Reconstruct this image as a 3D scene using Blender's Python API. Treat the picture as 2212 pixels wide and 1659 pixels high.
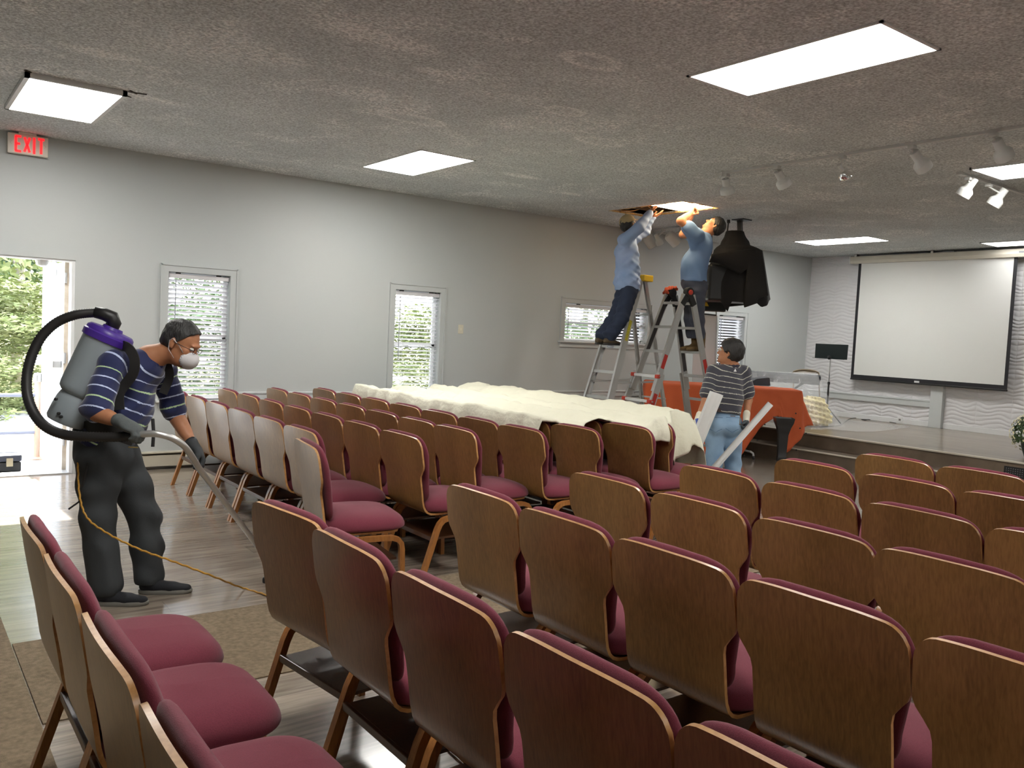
import bpy, bmesh, math, random
import numpy as np
from mathutils import Vector, Matrix, noise as mnoise

random.seed(7)
rng = np.random.default_rng(11)
SC = bpy.context.scene
COL = SC.collection
for o in list(bpy.data.objects):
    bpy.data.objects.remove(o)

# ------------------------------------------------------------------ camera
F_PX, YAW, PITCH, ROLL = 1813.04, 0.925210667, -0.0599063907, 0.0474499615
EYE = np.array([0.0, 0.0, 1.54])
_f = np.array([math.cos(YAW) * math.cos(PITCH), math.sin(YAW) * math.cos(PITCH), math.sin(PITCH)])
_r = np.array([math.sin(YAW), -math.cos(YAW), 0.0])
_u = np.cross(_r, _f)
CR = math.cos(ROLL) * _r + math.sin(ROLL) * _u
CU = -math.sin(ROLL) * _r + math.cos(ROLL) * _u
CF = _f
cam_d = bpy.data.cameras.new('camera')
cam = bpy.data.objects.new('camera', cam_d)
COL.objects.link(cam)
cam_d.sensor_width = 36.0
cam_d.lens = 36.0 * F_PX / 2212.0
cam_d.clip_start = 0.02
cam_d.clip_end = 300
cam.matrix_world = Matrix(((CR[0], CU[0], -CF[0], EYE[0]), (CR[1], CU[1], -CF[1], EYE[1]), (CR[2], CU[2], -CF[2], EYE[2]), (0, 0, 0, 1)))
SC.camera = cam

# ------------------------------------------------------------------ world, sun, exposure
SC.view_settings.view_transform = 'Standard'
SC.view_settings.look = 'None'
SC.view_settings.gamma = 1.0
SC.view_settings.use_curve_mapping = False
SC.view_settings.exposure = 0.06
SC.cycles.use_denoising = True
SC.cycles.use_adaptive_sampling = True
SC.cycles.adaptive_threshold = 0.03
SC.cycles.max_bounces = 7
SC.cycles.diffuse_bounces = 4
SC.cycles.glossy_bounces = 3
SC.cycles.transmission_bounces = 4
SC.cycles.transparent_max_bounces = 8
SC.cycles.sample_clamp_indirect = 6.0
SC.cycles.caustics_reflective = False
SC.cycles.caustics_refractive = False

W = bpy.data.worlds.new('sky')
SC.world = W
W.use_nodes = True
nt = W.node_tree
nt.nodes.clear()
wo = nt.nodes.new('ShaderNodeOutputWorld')
bg = nt.nodes.new('ShaderNodeBackground')
sky = nt.nodes.new('ShaderNodeTexSky')
sky.sky_type = 'NISHITA'
sky.sun_disc = False
sky.sun_elevation = math.radians(40)
sky.sun_rotation = math.radians(60)
sky.dust_density = 2.5
sky.air_density = 1.0
mixw = nt.nodes.new('ShaderNodeMix')
mixw.data_type = 'RGBA'
mixw.inputs[0].default_value = 0.45
mixw.inputs[7].default_value = (6.0, 6.2, 6.5, 1)      # bright haze veil over the whole sky
nt.links.new(sky.outputs[0], mixw.inputs[6])
nt.links.new(mixw.outputs[2], bg.inputs[0])
bg.inputs[1].default_value = 2.0
nt.links.new(bg.outputs[0], wo.inputs[0])

sd = bpy.data.lights.new('sun', 'SUN')
sd.energy = 20.0
sd.angle = math.radians(0.6)
sd.color = (1.0, 0.95, 0.87)
sun = bpy.data.objects.new('sun', sd)
COL.objects.link(sun)
sun.rotation_euler = Vector((-0.12, -1.0, -0.93)).to_track_quat('-Z', 'Y').to_euler()
sun.location = (3, 20, 18)
PANEL_GLOW = 29.0         # ceiling panels' emission

# ------------------------------------------------------------------ pixel helpers (2212 x 1659 frame)
def ray(px, py):
    return CF + CR * ((px - 1106.0) / F_PX) + CU * ((829.5 - py) / F_PX)
def at(px, py, ax, val):
    d = ray(px, py)
    t = (val - EYE[ax]) / d[ax]
    return Vector(EYE + d * t)
def dp(px, py, D):
    return Vector(EYE + ray(px, py) * D)
def depth_of(p):
    return float(np.dot(np.array(p) - EYE, CF))

# ------------------------------------------------------------------ tags and linking
def tag(o, label=None, cat=None, group=None, kind=None):
    if label: o['label'] = label
    if cat: o['category'] = cat
    if group: o['group'] = group
    if kind: o['kind'] = kind
    return o
def empty(name, loc=(0, 0, 0), rz=0.0):
    o = bpy.data.objects.new(name, None)
    COL.objects.link(o)
    o.location = loc
    o.rotation_euler = (0, 0, rz)
    o.empty_display_size = 0.1
    return o
def thing(name, label, cat, loc=(0, 0, 0), rz=0.0, group=None):
    return tag(empty(name, loc, rz), label, cat, group)
def link_mesh(name, me, parent=None, mats=None):
    o = bpy.data.objects.new(name, me)
    COL.objects.link(o)
    if mats:
        for m in mats: me.materials.append(m)
    if parent is not None: put(o, parent)
    return o
def put(o, parent):
    """parent without moving: meshes built in world space under an Empty that stands at the thing's base"""
    o.parent = parent
    o.matrix_parent_inverse = Matrix.LocRotScale(parent.location, parent.rotation_euler, parent.scale).inverted()
def copy_tree(o, parent=None):
    c = o.copy()
    COL.objects.link(c)
    if parent is not None: c.parent = parent
    for ch in o.children:
        copy_tree(ch, c)
    return c

# ------------------------------------------------------------------ mesh builder
class MB:
    def __init__(s):
        s.v = []; s.f = []; s.mi = []
    def add(s, vs, fs, mi=0):
        b = len(s.v)
        s.v += [tuple(map(float, p)) for p in vs]
        for f in fs:
            s.f.append(tuple(i + b for i in f)); s.mi.append(mi)
        return s
    def box(s, x0, x1, y0, y1, z0, z1, mi=0, M=None, bev=0.0):
        if bev > 0:
            bm = bmesh.new()
            bmesh.ops.create_cube(bm, size=1.0)
            for v in bm.verts:
                v.co = Vector(((x0 + x1) / 2 + v.co.x * (x1 - x0), (y0 + y1) / 2 + v.co.y * (y1 - y0), (z0 + z1) / 2 + v.co.z * (z1 - z0)))
            bmesh.ops.bevel(bm, geom=list(bm.edges), offset=bev, segments=2, affect='EDGES', profile=0.5)
            vs = [(M @ v.co if M else v.co.copy()) for v in bm.verts]
            fs = [[v.index for v in f.verts] for f in bm.faces]
            bm.free()
            return s.add(vs, fs, mi)
        vs = [Vector(p) for p in ((x0, y0, z0), (x1, y0, z0), (x1, y1, z0), (x0, y1, z0), (x0, y0, z1), (x1, y0, z1), (x1, y1, z1), (x0, y1, z1))]
        if M: vs = [M @ v for v in vs]
        return s.add(vs, [(0, 3, 2, 1), (4, 5, 6, 7), (0, 1, 5, 4), (1, 2, 6, 5), (2, 3, 7, 6), (3, 0, 4, 7)], mi)
    def beam(s, a, b, w, h, side=(0, 0, 1), mi=0, bev=0.0):
        """bar from a to b; w across `side`-perpendicular axis, h along side axis"""
        a, b = Vector(a), Vector(b)
        d = (b - a); L = d.length; d.normalize()
        h_ax = Vector(side) - d * d.dot(Vector(side)); h_ax.normalize()
        w_ax = d.cross(h_ax)
        M = Matrix(((d.x, w_ax.x, h_ax.x, a.x), (d.y, w_ax.y, h_ax.y, a.y), (d.z, w_ax.z, h_ax.z, a.z), (0, 0, 0, 1)))
        return s.box(0, L, -w / 2, w / 2, -h / 2, h / 2, mi, M, bev)
    def tube(s, pts, r, n=10, mi=0, caps=True, squash=1.0):
        P = [Vector(p) for p in pts]
        R = r if isinstance(r, (list, tuple)) else [r] * len(P)
        rings = []; prev = None
        for i, p in enumerate(P):
            t = (P[min(i + 1, len(P) - 1)] - P[max(i - 1, 0)]).normalized()
            if prev is None:
                u = t.orthogonal().normalized()
            else:
                u = prev - t * prev.dot(t)
                u = u.normalized() if u.length > 1e-6 else t.orthogonal().normalized()
            prev = u
            w = t.cross(u)
            rings.append([p + (u * math.cos(2 * math.pi * k / n) + w * math.sin(2 * math.pi * k / n) * squash) * R[i] for k in range(n)])
        vs = [q for rg in rings for q in rg]
        fs = []
        for i in range(len(P) - 1):
            for k in range(n):
                k2 = (k + 1) % n
                fs.append((i * n + k, i * n + k2, (i + 1) * n + k2, (i + 1) * n + k))
        if caps:
            fs.append(tuple(range(n))[::-1]); fs.append(tuple((len(P) - 1) * n + k for k in range(n)))
        return s.add(vs, fs, mi)
    def lathe(s, prof, origin=(0, 0, 0), axis=(0, 0, 1), n=24, mi=0, closed=False):
        """prof: list of (radius, height along axis)"""
        ax = Vector(axis).normalized(); u = ax.orthogonal().normalized(); w = ax.cross(u); o = Vector(origin)
        vs = []
        for r, h in prof:
            for k in range(n):
                a = 2 * math.pi * k / n
                vs.append(o + ax * h + (u * math.cos(a) + w * math.sin(a)) * r)
        fs = []
        for i in range(len(prof) - 1):
            for k in range(n):
                k2 = (k + 1) % n
                fs.append((i * n + k, i * n + k2, (i + 1) * n + k2, (i + 1) * n + k))
        if not closed:
            fs.append(tuple(range(n))[::-1]); fs.append(tuple((len(prof) - 1) * n + k for k in range(n)))
        return s.add(vs, fs, mi)
    def grid(s, rows, mi=0, flip=False):
        n = len(rows[0]); vs = [p for r in rows for p in r]; fs = []
        for i in range(len(rows) - 1):
            for k in range(n - 1):
                q = (i * n + k, i * n + k + 1, (i + 1) * n + k + 1, (i + 1) * n + k)
                fs.append(q[::-1] if flip else q)
        return s.add(vs, fs, mi)
    def prism(s, pts, d, mi=0):
        """planar polygon extruded by vector d"""
        n = len(pts); P = [Vector(p) for p in pts]; d = Vector(d)
        vs = P + [p + d for p in P]
        fs = [tuple(range(n))[::-1], tuple(range(n, 2 * n))] + [(k, (k + 1) % n, n + (k + 1) % n, n + k) for k in range(n)]
        return s.add(vs, fs, mi)
    def build(s, name, mats, parent=None, smooth=False, local=False, auto=None):
        me = bpy.data.meshes.new(name)
        me.from_pydata(s.v, [], s.f)
        if not isinstance(mats, (list, tuple)): mats = [mats]
        for m in mats: me.materials.append(m)
        me.polygons.foreach_set('material_index', s.mi)
        if smooth or auto:
            me.polygons.foreach_set('use_smooth', [True] * len(me.polygons))
            if auto: me.set_sharp_from_angle(angle=math.radians(auto))
        me.validate(); me.update()
        o = bpy.data.objects.new(name, me)
        COL.objects.link(o)
        if parent is not None:
            if local: o.parent = parent
            else: put(o, parent)
        return o
def fix_normals(o):
    bm = bmesh.new(); bm.from_mesh(o.data)
    bmesh.ops.recalc_face_normals(bm, faces=bm.faces)
    bm.to_mesh(o.data); bm.free(); return o

# ------------------------------------------------------------------ materials
MATS = {}
def mat(name, col, rough=0.6, metal=0.0, emit=None, es=0.0, spec=0.5, coat=0.0, sheen=0.0, alpha=None, trans=0.0,
        bump=None, vary=None, coords='Object'):
    """bump=(scale, strength, distance[, stretch]) ; vary=(scale, second colour, amount[, stretch])"""
    if name in MATS: return MATS[name]
    m = bpy.data.materials.new(name); m.use_nodes = True
    nt = m.node_tree; b = nt.nodes['Principled BSDF']
    b.inputs['Base Color'].default_value = (*col, 1)
    b.inputs['Roughness'].default_value = rough
    b.inputs['Metallic'].default_value = metal
    b.inputs['Specular IOR Level'].default_value = spec
    b.inputs['Coat Weight'].default_value = coat
    b.inputs['Coat Roughness'].default_value = 0.15
    b.inputs['Sheen Weight'].default_value = sheen
    b.inputs['Transmission Weight'].default_value = trans
    if alpha is not None: b.inputs['Alpha'].default_value = alpha
    if emit:
        b.inputs['Emission Color'].default_value = (*emit, 1); b.inputs['Emission Strength'].default_value = es
    if bump or vary:
        tc = nt.nodes.new('ShaderNodeTexCoord')
        def tex(scale, stretch, detail=4):
            mp = nt.nodes.new('ShaderNodeMapping'); mp.inputs['Scale'].default_value = stretch
            nt.links.new(tc.outputs[coords], mp.inputs[0])
            n = nt.nodes.new('ShaderNodeTexNoise'); n.inputs['Scale'].default_value = scale; n.inputs['Detail'].default_value = detail
            nt.links.new(mp.outputs[0], n.inputs[0]); return n
        if vary:
            n = tex(vary[0], vary[3] if len(vary) > 3 else (1, 1, 1))
            rp = nt.nodes.new('ShaderNodeValToRGB')
            rp.color_ramp.elements[0].position = 0.5 - 0.22; rp.color_ramp.elements[1].position = 0.5 + 0.22
            c2 = vary[1]; a = vary[2]
            rp.color_ramp.elements[0].color = (*col, 1)
            rp.color_ramp.elements[1].color = (*[col[i] * (1 - a) + c2[i] * a for i in range(3)], 1)
            nt.links.new(n.outputs[0], rp.inputs[0]); nt.links.new(rp.outputs[0], b.inputs['Base Color'])
        if bump:
            n = tex(bump[0], bump[3] if len(bump) > 3 else (1, 1, 1))
            bp = nt.nodes.new('ShaderNodeBump'); bp.inputs['Strength'].default_value = bump[1]; bp.inputs['Distance'].default_value = bump[2]
            nt.links.new(n.outputs[0], bp.inputs['Height']); nt.links.new(bp.outputs[0], b.inputs['Normal'])
    MATS[name] = m
    return m
def srgb(r, g, b):
    f = lambda c: (c / 255 / 12.92) if c / 255 <= 0.04045 else ((c / 255 + 0.055) / 1.055) ** 2.4
    return (f(r), f(g), f(b))
# ------------------------------------------------------------------ special materials
def wood_mat(name, c1, c2, rough=0.32, coat=0.35, scale=9.0, grain=(14, 14, 1.0), vary_obj=True, coat_r=0.22):
    m = bpy.data.materials.new(name); m.use_nodes = True
    nt = m.node_tree; b = nt.nodes['Principled BSDF']
    tc = nt.nodes.new('ShaderNodeTexCoord'); mp = nt.nodes.new('ShaderNodeMapping')
    mp.inputs['Scale'].default_value = grain
    oi = nt.nodes.new('ShaderNodeObjectInfo')
    ad = nt.nodes.new('ShaderNodeVectorMath'); ad.operation = 'ADD'
    cb = nt.nodes.new('ShaderNodeCombineXYZ')
    ml = nt.nodes.new('ShaderNodeMath'); ml.operation = 'MULTIPLY'; ml.inputs[1].default_value = 37.0
    nt.links.new(oi.outputs['Random'], ml.inputs[0])
    nt.links.new(ml.outputs[0], cb.inputs[0]); nt.links.new(ml.outputs[0], cb.inputs[1])
    nt.links.new(tc.outputs['Object'], ad.inputs[0]); nt.links.new(cb.outputs[0], ad.inputs[1])
    nt.links.new(ad.outputs[0], mp.inputs[0])
    n = nt.nodes.new('ShaderNodeTexNoise'); n.inputs['Scale'].default_value = scale; n.inputs['Detail'].default_value = 6; n.inputs['Distortion'].default_value = 0.6
    nt.links.new(mp.outputs[0], n.inputs[0])
    n2 = nt.nodes.new('ShaderNodeTexNoise'); n2.inputs['Scale'].default_value = 1.3; n2.inputs['Detail'].default_value = 2
    mp2 = nt.nodes.new('ShaderNodeMapping'); mp2.inputs['Scale'].default_value = (grain[0] * .25, grain[1] * .25, grain[2] * .6)
    nt.links.new(ad.outputs[0], mp2.inputs[0]); nt.links.new(mp2.outputs[0], n2.inputs[0])
    mx = nt.nodes.new('ShaderNodeMath'); mx.operation = 'MULTIPLY_ADD'; mx.inputs[1].default_value = 0.55
    nt.links.new(n.outputs[0], mx.inputs[0])
    m3 = nt.nodes.new('ShaderNodeMath'); m3.operation = 'MULTIPLY'; m3.inputs[1].default_value = 0.45
    nt.links.new(n2.outputs[0], m3.inputs[0]); nt.links.new(m3.outputs[0], mx.inputs[2])
    rp = nt.nodes.new('ShaderNodeValToRGB')
    rp.color_ramp.elements[0].position = 0.34; rp.color_ramp.elements[1].position = 0.66
    rp.color_ramp.elements[0].color = (*c1, 1); rp.color_ramp.elements[1].color = (*c2, 1)
    nt.links.new(mx.outputs[0], rp.inputs[0])
    hs = nt.nodes.new('ShaderNodeHueSaturation')
    mr = nt.nodes.new('ShaderNodeMapRange'); mr.inputs[3].default_value = 0.84; mr.inputs[4].default_value = 1.15
    nt.links.new(oi.outputs['Random'], mr.inputs[0])
    if vary_obj: nt.links.new(mr.outputs[0], hs.inputs['Value'])
    nt.links.new(rp.outputs[0], hs.inputs['Color']); nt.links.new(hs.outputs[0], b.inputs['Base Color'])
    bp = nt.nodes.new('ShaderNodeBump'); bp.inputs['Strength'].default_value = 0.12; bp.inputs['Distance'].default_value = 0.001
    nt.links.new(n.outputs[0], bp.inputs['Height']); nt.links.new(bp.outputs[0], b.inputs['Normal'])
    b.inputs['Roughness'].default_value = rough
    b.inputs['Coat Weight'].default_value = coat; b.inputs['Coat Roughness'].default_value = coat_r
    MATS[name] = m
    return m

def ceiling_mat():
    m = bpy.data.materials.new('popcorn_ceiling'); m.use_nodes = True
    nt = m.node_tree; b = nt.nodes['Principled BSDF']; L = nt.links.new
    tc = nt.nodes.new('ShaderNodeTexCoord')
    def noise(scale, detail, dist=0.0):
        n = nt.nodes.new('ShaderNodeTexNoise'); n.inputs['Scale'].default_value = scale; n.inputs['Detail'].default_value = detail; n.inputs['Distortion'].default_value = dist
        L(tc.outputs['Object'], n.inputs[0]); return n
    big = noise(0.8, 4, 0.4); patch = noise(1.7, 5, 0.7); grit = noise(62, 5); grit2 = noise(38, 3)
    rp = nt.nodes.new('ShaderNodeValToRGB')
    rp.color_ramp.elements[0].position = 0.35; rp.color_ramp.elements[1].position = 0.70
    rp.color_ramp.elements[0].color = (0.565, 0.595, 0.60, 1); rp.color_ramp.elements[1].color = (0.68, 0.71, 0.715, 1)
    L(big.outputs[0], rp.inputs[0])
    # rubbed, paler spots of texture
    r2 = nt.nodes.new('ShaderNodeValToRGB')
    r2.color_ramp.elements[0].position = 0.50; r2.color_ramp.elements[1].position = 0.66
    L(patch.outputs[0], r2.inputs[0])
    g2 = nt.nodes.new('ShaderNodeValToRGB')
    g2.color_ramp.elements[0].position = 0.42; g2.color_ramp.elements[1].position = 0.62
    L(grit2.outputs[0], g2.inputs[0])
    mu = nt.nodes.new('ShaderNodeMath'); mu.operation = 'MULTIPLY'; L(r2.outputs[0], mu.inputs[0]); L(g2.outputs[0], mu.inputs[1])
    mu2 = nt.nodes.new('ShaderNodeMath'); mu2.operation = 'MULTIPLY'; L(mu.outputs[0], mu2.inputs[0]); mu2.inputs[1].default_value = 0.8
    # old dried water marks: (x, y, half length, half width, ring?)
    acc = mu2.outputs[0]
    gm_ = nt.nodes.new('ShaderNodeMath'); gm_.operation = 'MULTIPLY_ADD'; L(g2.outputs[0], gm_.inputs[0]); gm_.inputs[1].default_value = .7; gm_.inputs[2].default_value = .3
    for sx, sy, ra, rb, ring in ((1.08, 5.79, .34, .13, 0), (3.24, 5.73, .36, .15, 1), (1.5, 6.7, .42, .12, 0), (2.75, 4.6, .16, .10, 0), (3.3, 3.75, .25, .14, 1), (3.9, 4.7, .20, .13, 1), (2.2, 4.3, .5, .18, 0), (5.2, 6.9, .3, .12, 0), (4.7, 5.2, .28, .14, 1), (6.2, 7.3, .22, .10, 0)):
        sbv = nt.nodes.new('ShaderNodeVectorMath'); sbv.operation = 'SUBTRACT'; L(tc.outputs['Object'], sbv.inputs[0]); sbv.inputs[1].default_value = (sx, sy, 3.14)
        dv = nt.nodes.new('ShaderNodeVectorMath'); dv.operation = 'DIVIDE'; L(sbv.outputs[0], dv.inputs[0]); dv.inputs[1].default_value = (ra, rb, 1)
        ln = nt.nodes.new('ShaderNodeVectorMath'); ln.operation = 'LENGTH'; L(dv.outputs[0], ln.inputs[0])
        ra_ = nt.nodes.new('ShaderNodeValToRGB'); e = ra_.color_ramp.elements
        if ring:
            e[0].position = .35; e[0].color = (.1, .1, .1, 1); e[1].position = 1.0; e[1].color = (0, 0, 0, 1); m_ = e.new(.78); m_.color = (1, 1, 1, 1)
        else: e[0].position = .45; e[0].color = (1, 1, 1, 1); e[1].position = 1.0; e[1].color = (0, 0, 0, 1)
        L(ln.outputs['Value'], ra_.inputs[0])
        mm_ = nt.nodes.new('ShaderNodeMath'); mm_.operation = 'MULTIPLY'; L(ra_.outputs[0], mm_.inputs[0]); L(gm_.outputs[0], mm_.inputs[1])
        mxm = nt.nodes.new('ShaderNodeMath'); mxm.operation = 'MAXIMUM'; L(acc, mxm.inputs[0]); L(mm_.outputs[0], mxm.inputs[1]); acc = mxm.outputs[0]
    mx = nt.nodes.new('ShaderNodeMix'); mx.data_type = 'RGBA'; L(acc, mx.inputs[0]); L(rp.outputs[0], mx.inputs[6]); mx.inputs[7].default_value = (1.0, 1.0, 0.99, 1)
    # crumbs
    g3 = nt.nodes.new('ShaderNodeValToRGB'); g3.color_ramp.elements[0].position = 0.30; g3.color_ramp.elements[1].position = 0.70
    g3.color_ramp.elements[0].color = (0.62, 0.62, 0.62, 1); g3.color_ramp.elements[1].color = (1.38, 1.38, 1.38, 1)
    L(grit.outputs[0], g3.inputs[0])
    m4 = nt.nodes.new('ShaderNodeMix'); m4.data_type = 'RGBA'; m4.blend_type = 'MULTIPLY'; m4.inputs[0].default_value = 1.0
    L(mx.outputs[2], m4.inputs[6]); L(g3.outputs[0], m4.inputs[7])
    L(m4.outputs[2], b.inputs['Base Color'])
    ad = nt.nodes.new('ShaderNodeMath'); ad.operation = 'ADD'; L(grit.outputs[0], ad.inputs[0]); L(grit2.outputs[0], ad.inputs[1])
    bp = nt.nodes.new('ShaderNodeBump'); bp.inputs['Strength'].default_value = 1.0; bp.inputs['Distance'].default_value = 0.016
    L(ad.outputs[0], bp.inputs['Height']); L(bp.outputs[0], b.inputs['Normal'])
    b.inputs['Roughness'].default_value = 0.9
    MATS['popcorn_ceiling'] = m
    return m

def plank_mat(name, c1, c2, rough=0.3, L0=1.22, Wd=0.18, swap=False):
    """vinyl plank: printed oak grain, hairline printed joints"""
    m = bpy.data.materials.new(name); m.use_nodes = True
    nt = m.node_tree; b = nt.nodes['Principled BSDF']; L = nt.links.new
    tc = nt.nodes.new('ShaderNodeTexCoord'); mp = nt.nodes.new('ShaderNodeMapping')
    if swap: mp.inputs['Rotation'].default_value = (0, 0, math.pi / 2)
    L(tc.outputs['Object'], mp.inputs[0])
    br = nt.nodes.new('ShaderNodeTexBrick'); br.offset = 0.37
    br.inputs['Scale'].default_value = 1.0; br.inputs['Brick Width'].default_value = L0; br.inputs['Row Height'].default_value = Wd
    br.inputs['Mortar Size'].default_value = 0.0012; br.inputs['Mortar Smooth'].default_value = 0.3
    br.inputs['Color1'].default_value = (0.75, 0.75, 0.75, 1); br.inputs['Color2'].default_value = (1.1, 1.1, 1.1, 1); br.inputs['Mortar'].default_value = (0.45, 0.45, 0.45, 1)
    L(mp.outputs[0], br.inputs[0])
    m2 = nt.nodes.new('ShaderNodeMapping'); m2.inputs['Scale'].default_value = (1.2, 16, 1); L(mp.outputs[0], m2.inputs[0])
    n = nt.nodes.new('ShaderNodeTexNoise'); n.inputs['Scale'].default_value = 2.2; n.inputs['Detail'].default_value = 7; n.inputs['Distortion'].default_value = 0.5
    L(m2.outputs[0], n.inputs[0])
    rp = nt.nodes.new('ShaderNodeValToRGB'); rp.color_ramp.elements[0].position = 0.3; rp.color_ramp.elements[1].position = 0.7
    rp.color_ramp.elements[0].color = (*c1, 1); rp.color_ramp.elements[1].color = (*c2, 1)
    L(n.outputs[0], rp.inputs[0])
    mx = nt.nodes.new('ShaderNodeMix'); mx.data_type = 'RGBA'; mx.blend_type = 'MULTIPLY'; mx.inputs[0].default_value = 0.85
    L(rp.outputs[0], mx.inputs[6]); L(br.outputs[0], mx.inputs[7]); L(mx.outputs[2], b.inputs['Base Color'])
    bp = nt.nodes.new('ShaderNodeBump'); bp.inputs['Strength'].default_value = 0.25; bp.inputs['Distance'].default_value = 0.0012
    L(n.outputs[0], bp.inputs['Height']); L(bp.outputs[0], b.inputs['Normal'])
    b.inputs['Roughness'].default_value = rough
    b.inputs['Coat Weight'].default_value = .55; b.inputs['Coat Roughness'].default_value = .13
    MATS[name] = m
    return m

def stripe_mat(name, base, bands, rough=0.8, sheen=0.3, bump=(40, .2, .004)):
    """knit with woven stripes: bands = list of (period, offset, width, colour) along attribute s (metres)"""
    m = bpy.data.materials.new(name); m.use_nodes = True
    nt = m.node_tree; b = nt.nodes['Principled BSDF']; L = nt.links.new
    at_ = nt.nodes.new('ShaderNodeAttribute'); at_.attribute_name = 's'
    cur = None
    for per, off, wd, colr in bands:
        a = nt.nodes.new('ShaderNodeMath'); a.operation = 'ADD'; a.inputs[1].default_value = 10 * per - off; L(at_.outputs['Fac'], a.inputs[0])
        mo = nt.nodes.new('ShaderNodeMath'); mo.operation = 'MODULO'; mo.inputs[1].default_value = per; L(a.outputs[0], mo.inputs[0])
        lt = nt.nodes.new('ShaderNodeMath'); lt.operation = 'LESS_THAN'; lt.inputs[1].default_value = wd; L(mo.outputs[0], lt.inputs[0])
        mx = nt.nodes.new('ShaderNodeMix'); mx.data_type = 'RGBA'; L(lt.outputs[0], mx.inputs[0])
        if cur is None: mx.inputs[6].default_value = (*base, 1)
        else: L(cur, mx.inputs[6])
        mx.inputs[7].default_value = (*colr, 1)
        cur = mx.outputs[2]
    L(cur, b.inputs['Base Color'])
    tc = nt.nodes.new('ShaderNodeTexCoord'); n = nt.nodes.new('ShaderNodeTexNoise'); n.inputs['Scale'].default_value = bump[0]; L(tc.outputs['Object'], n.inputs[0])
    bp = nt.nodes.new('ShaderNodeBump'); bp.inputs['Strength'].default_value = bump[1]; bp.inputs['Distance'].default_value = bump[2]
    L(n.outputs[0], bp.inputs['Height']); L(bp.outputs[0], b.inputs['Normal'])
    b.inputs['Roughness'].default_value = rough; b.inputs['Sheen Weight'].default_value = sheen
    MATS[name] = m
    return m

M = {}
M['ceiling'] = ceiling_mat()
M['wall'] = mat('painted_wall', (0.475, 0.505, 0.51), 0.55, bump=(60, .08, .002), vary=(0.6, (0.51, 0.52, 0.51), 0.8))
M['trim'] = mat('trim_paint', (0.58, 0.61, 0.615), 0.35)
M['white_trim'] = mat('white_trim', (0.80, 0.81, 0.82), 0.35)
M['floor'] = plank_mat('vinyl_plank', srgb(126, 114, 102), srgb(168, 155, 141), 0.22)
M['stage'] = plank_mat('stage_plank', srgb(128, 116, 102), srgb(160, 148, 133), 0.3, swap=True)
M['riser'] = plank_mat('riser_plank', srgb(96, 82, 68), srgb(126, 110, 94), 0.4, swap=True)
M['carpet'] = mat('carpet', srgb(142, 126, 104), 0.95, bump=(260, .6, .006), vary=(45, srgb(108, 92, 72), .9))
M['nosing'] = mat('nosing', srgb(200, 192, 178), 0.3)
M['slat'] = mat('blind_slat', (0.78, 0.78, 0.82), 0.45)
M['panel'] = mat('wave_panel', (0.74, 0.74, 0.76), 0.45)
M['glow_stage'] = mat('light_panel_stage', (0.9, 0.9, 0.9), 0.5, emit=(1.0, 0.98, 0.95), es=PANEL_GLOW * 0.28)
M['glow'] = mat('light_panel', (0.9, 0.9, 0.9), 0.5, emit=(1.0, 0.98, 0.93), es=PANEL_GLOW)
M['alu'] = mat('aluminium', (0.62, 0.62, 0.61), 0.38, 0.85, bump=(30, .05, .001, (1, 1, 40)))
M['white_paint'] = mat('white_paint', (0.75, 0.76, 0.76), 0.4)
M['black'] = mat('black_plastic', (0.012, 0.012, 0.013), 0.45)
M['red_plastic'] = mat('red_plastic', (0.55, 0.05, 0.03), 0.4)
M['yellow_plastic'] = mat('yellow_plastic', (0.75, 0.48, 0.03), 0.45)
M['chair_wood'] = wood_mat('chair_wood', srgb(110, 80, 44), srgb(148, 110, 64), 0.34, 0.45)
M['edge_wood'] = wood_mat('edge_wood', srgb(150, 104, 56), srgb(190, 145, 92), 0.4, 0.3, 14, (3, 3, 3))
M['leg_wood'] = wood_mat('leg_wood', srgb(128, 78, 36), srgb(172, 116, 60), 0.4, 0.25, 9, (12, 12, 1.4))
M['shelf_wood'] = wood_mat('shelf_wood', srgb(52, 30, 18), srgb(84, 52, 32), 0.3, 0.3)
M['fabric'] = mat('burgundy_fabric', srgb(120, 54, 68), 0.95, sheen=0.15, spec=0.2, bump=(420, .35, .002), vary=(300, srgb(103, 46, 58), .8))
M['brass'] = mat('brass', (0.7, 0.5, 0.2), 0.3, 1.0)
M['chrome'] = mat('chrome', (0.8, 0.8, 0.8), 0.12, 1.0)
M['skin'] = mat('skin', srgb(176, 122, 88), 0.55, bump=(90, .1, .002), vary=(30, srgb(160, 102, 72), .6))
M['skin2'] = mat('skin_tan', srgb(186, 128, 92), 0.55, vary=(30, srgb(168, 106, 74), .6))
M['hair'] = mat('black_hair', (0.016, 0.014, 0.013), 0.5, bump=(140, .8, .01, (1, 1, 0.2)))
M['eye'] = mat('eye_white', (0.7, 0.68, 0.65), 0.2)
# ================================================================== THE ROOM
YL, XS, HC = 8.90, 13.27, 3.14          # left wall, stage wall, ceiling height
XB, YR = -3.2, -4.6                     # wall behind the camera, right wall (both out of frame)
STG_X, STG_Z, STEP_X, STEP_Z = 10.13, 0.38, 9.76, 0.19

def wall_x(mb, y0, y1, x0, x1, z0, z1, holes, mi=0):
    xs = sorted({x0, x1, *[h[0] for h in holes], *[h[1] for h in holes]})
    for a, b in zip(xs, xs[1:]):
        hs = sorted([h for h in holes if h[0] <= a + 1e-6 and h[1] >= b - 1e-6], key=lambda h: h[2])
        z = z0
        for h in hs:
            if h[2] > z: mb.box(a, b, y0, y1, z, h[2], mi)
            z = h[3]
        if z < z1: mb.box(a, b, y0, y1, z, z1, mi)

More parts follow.
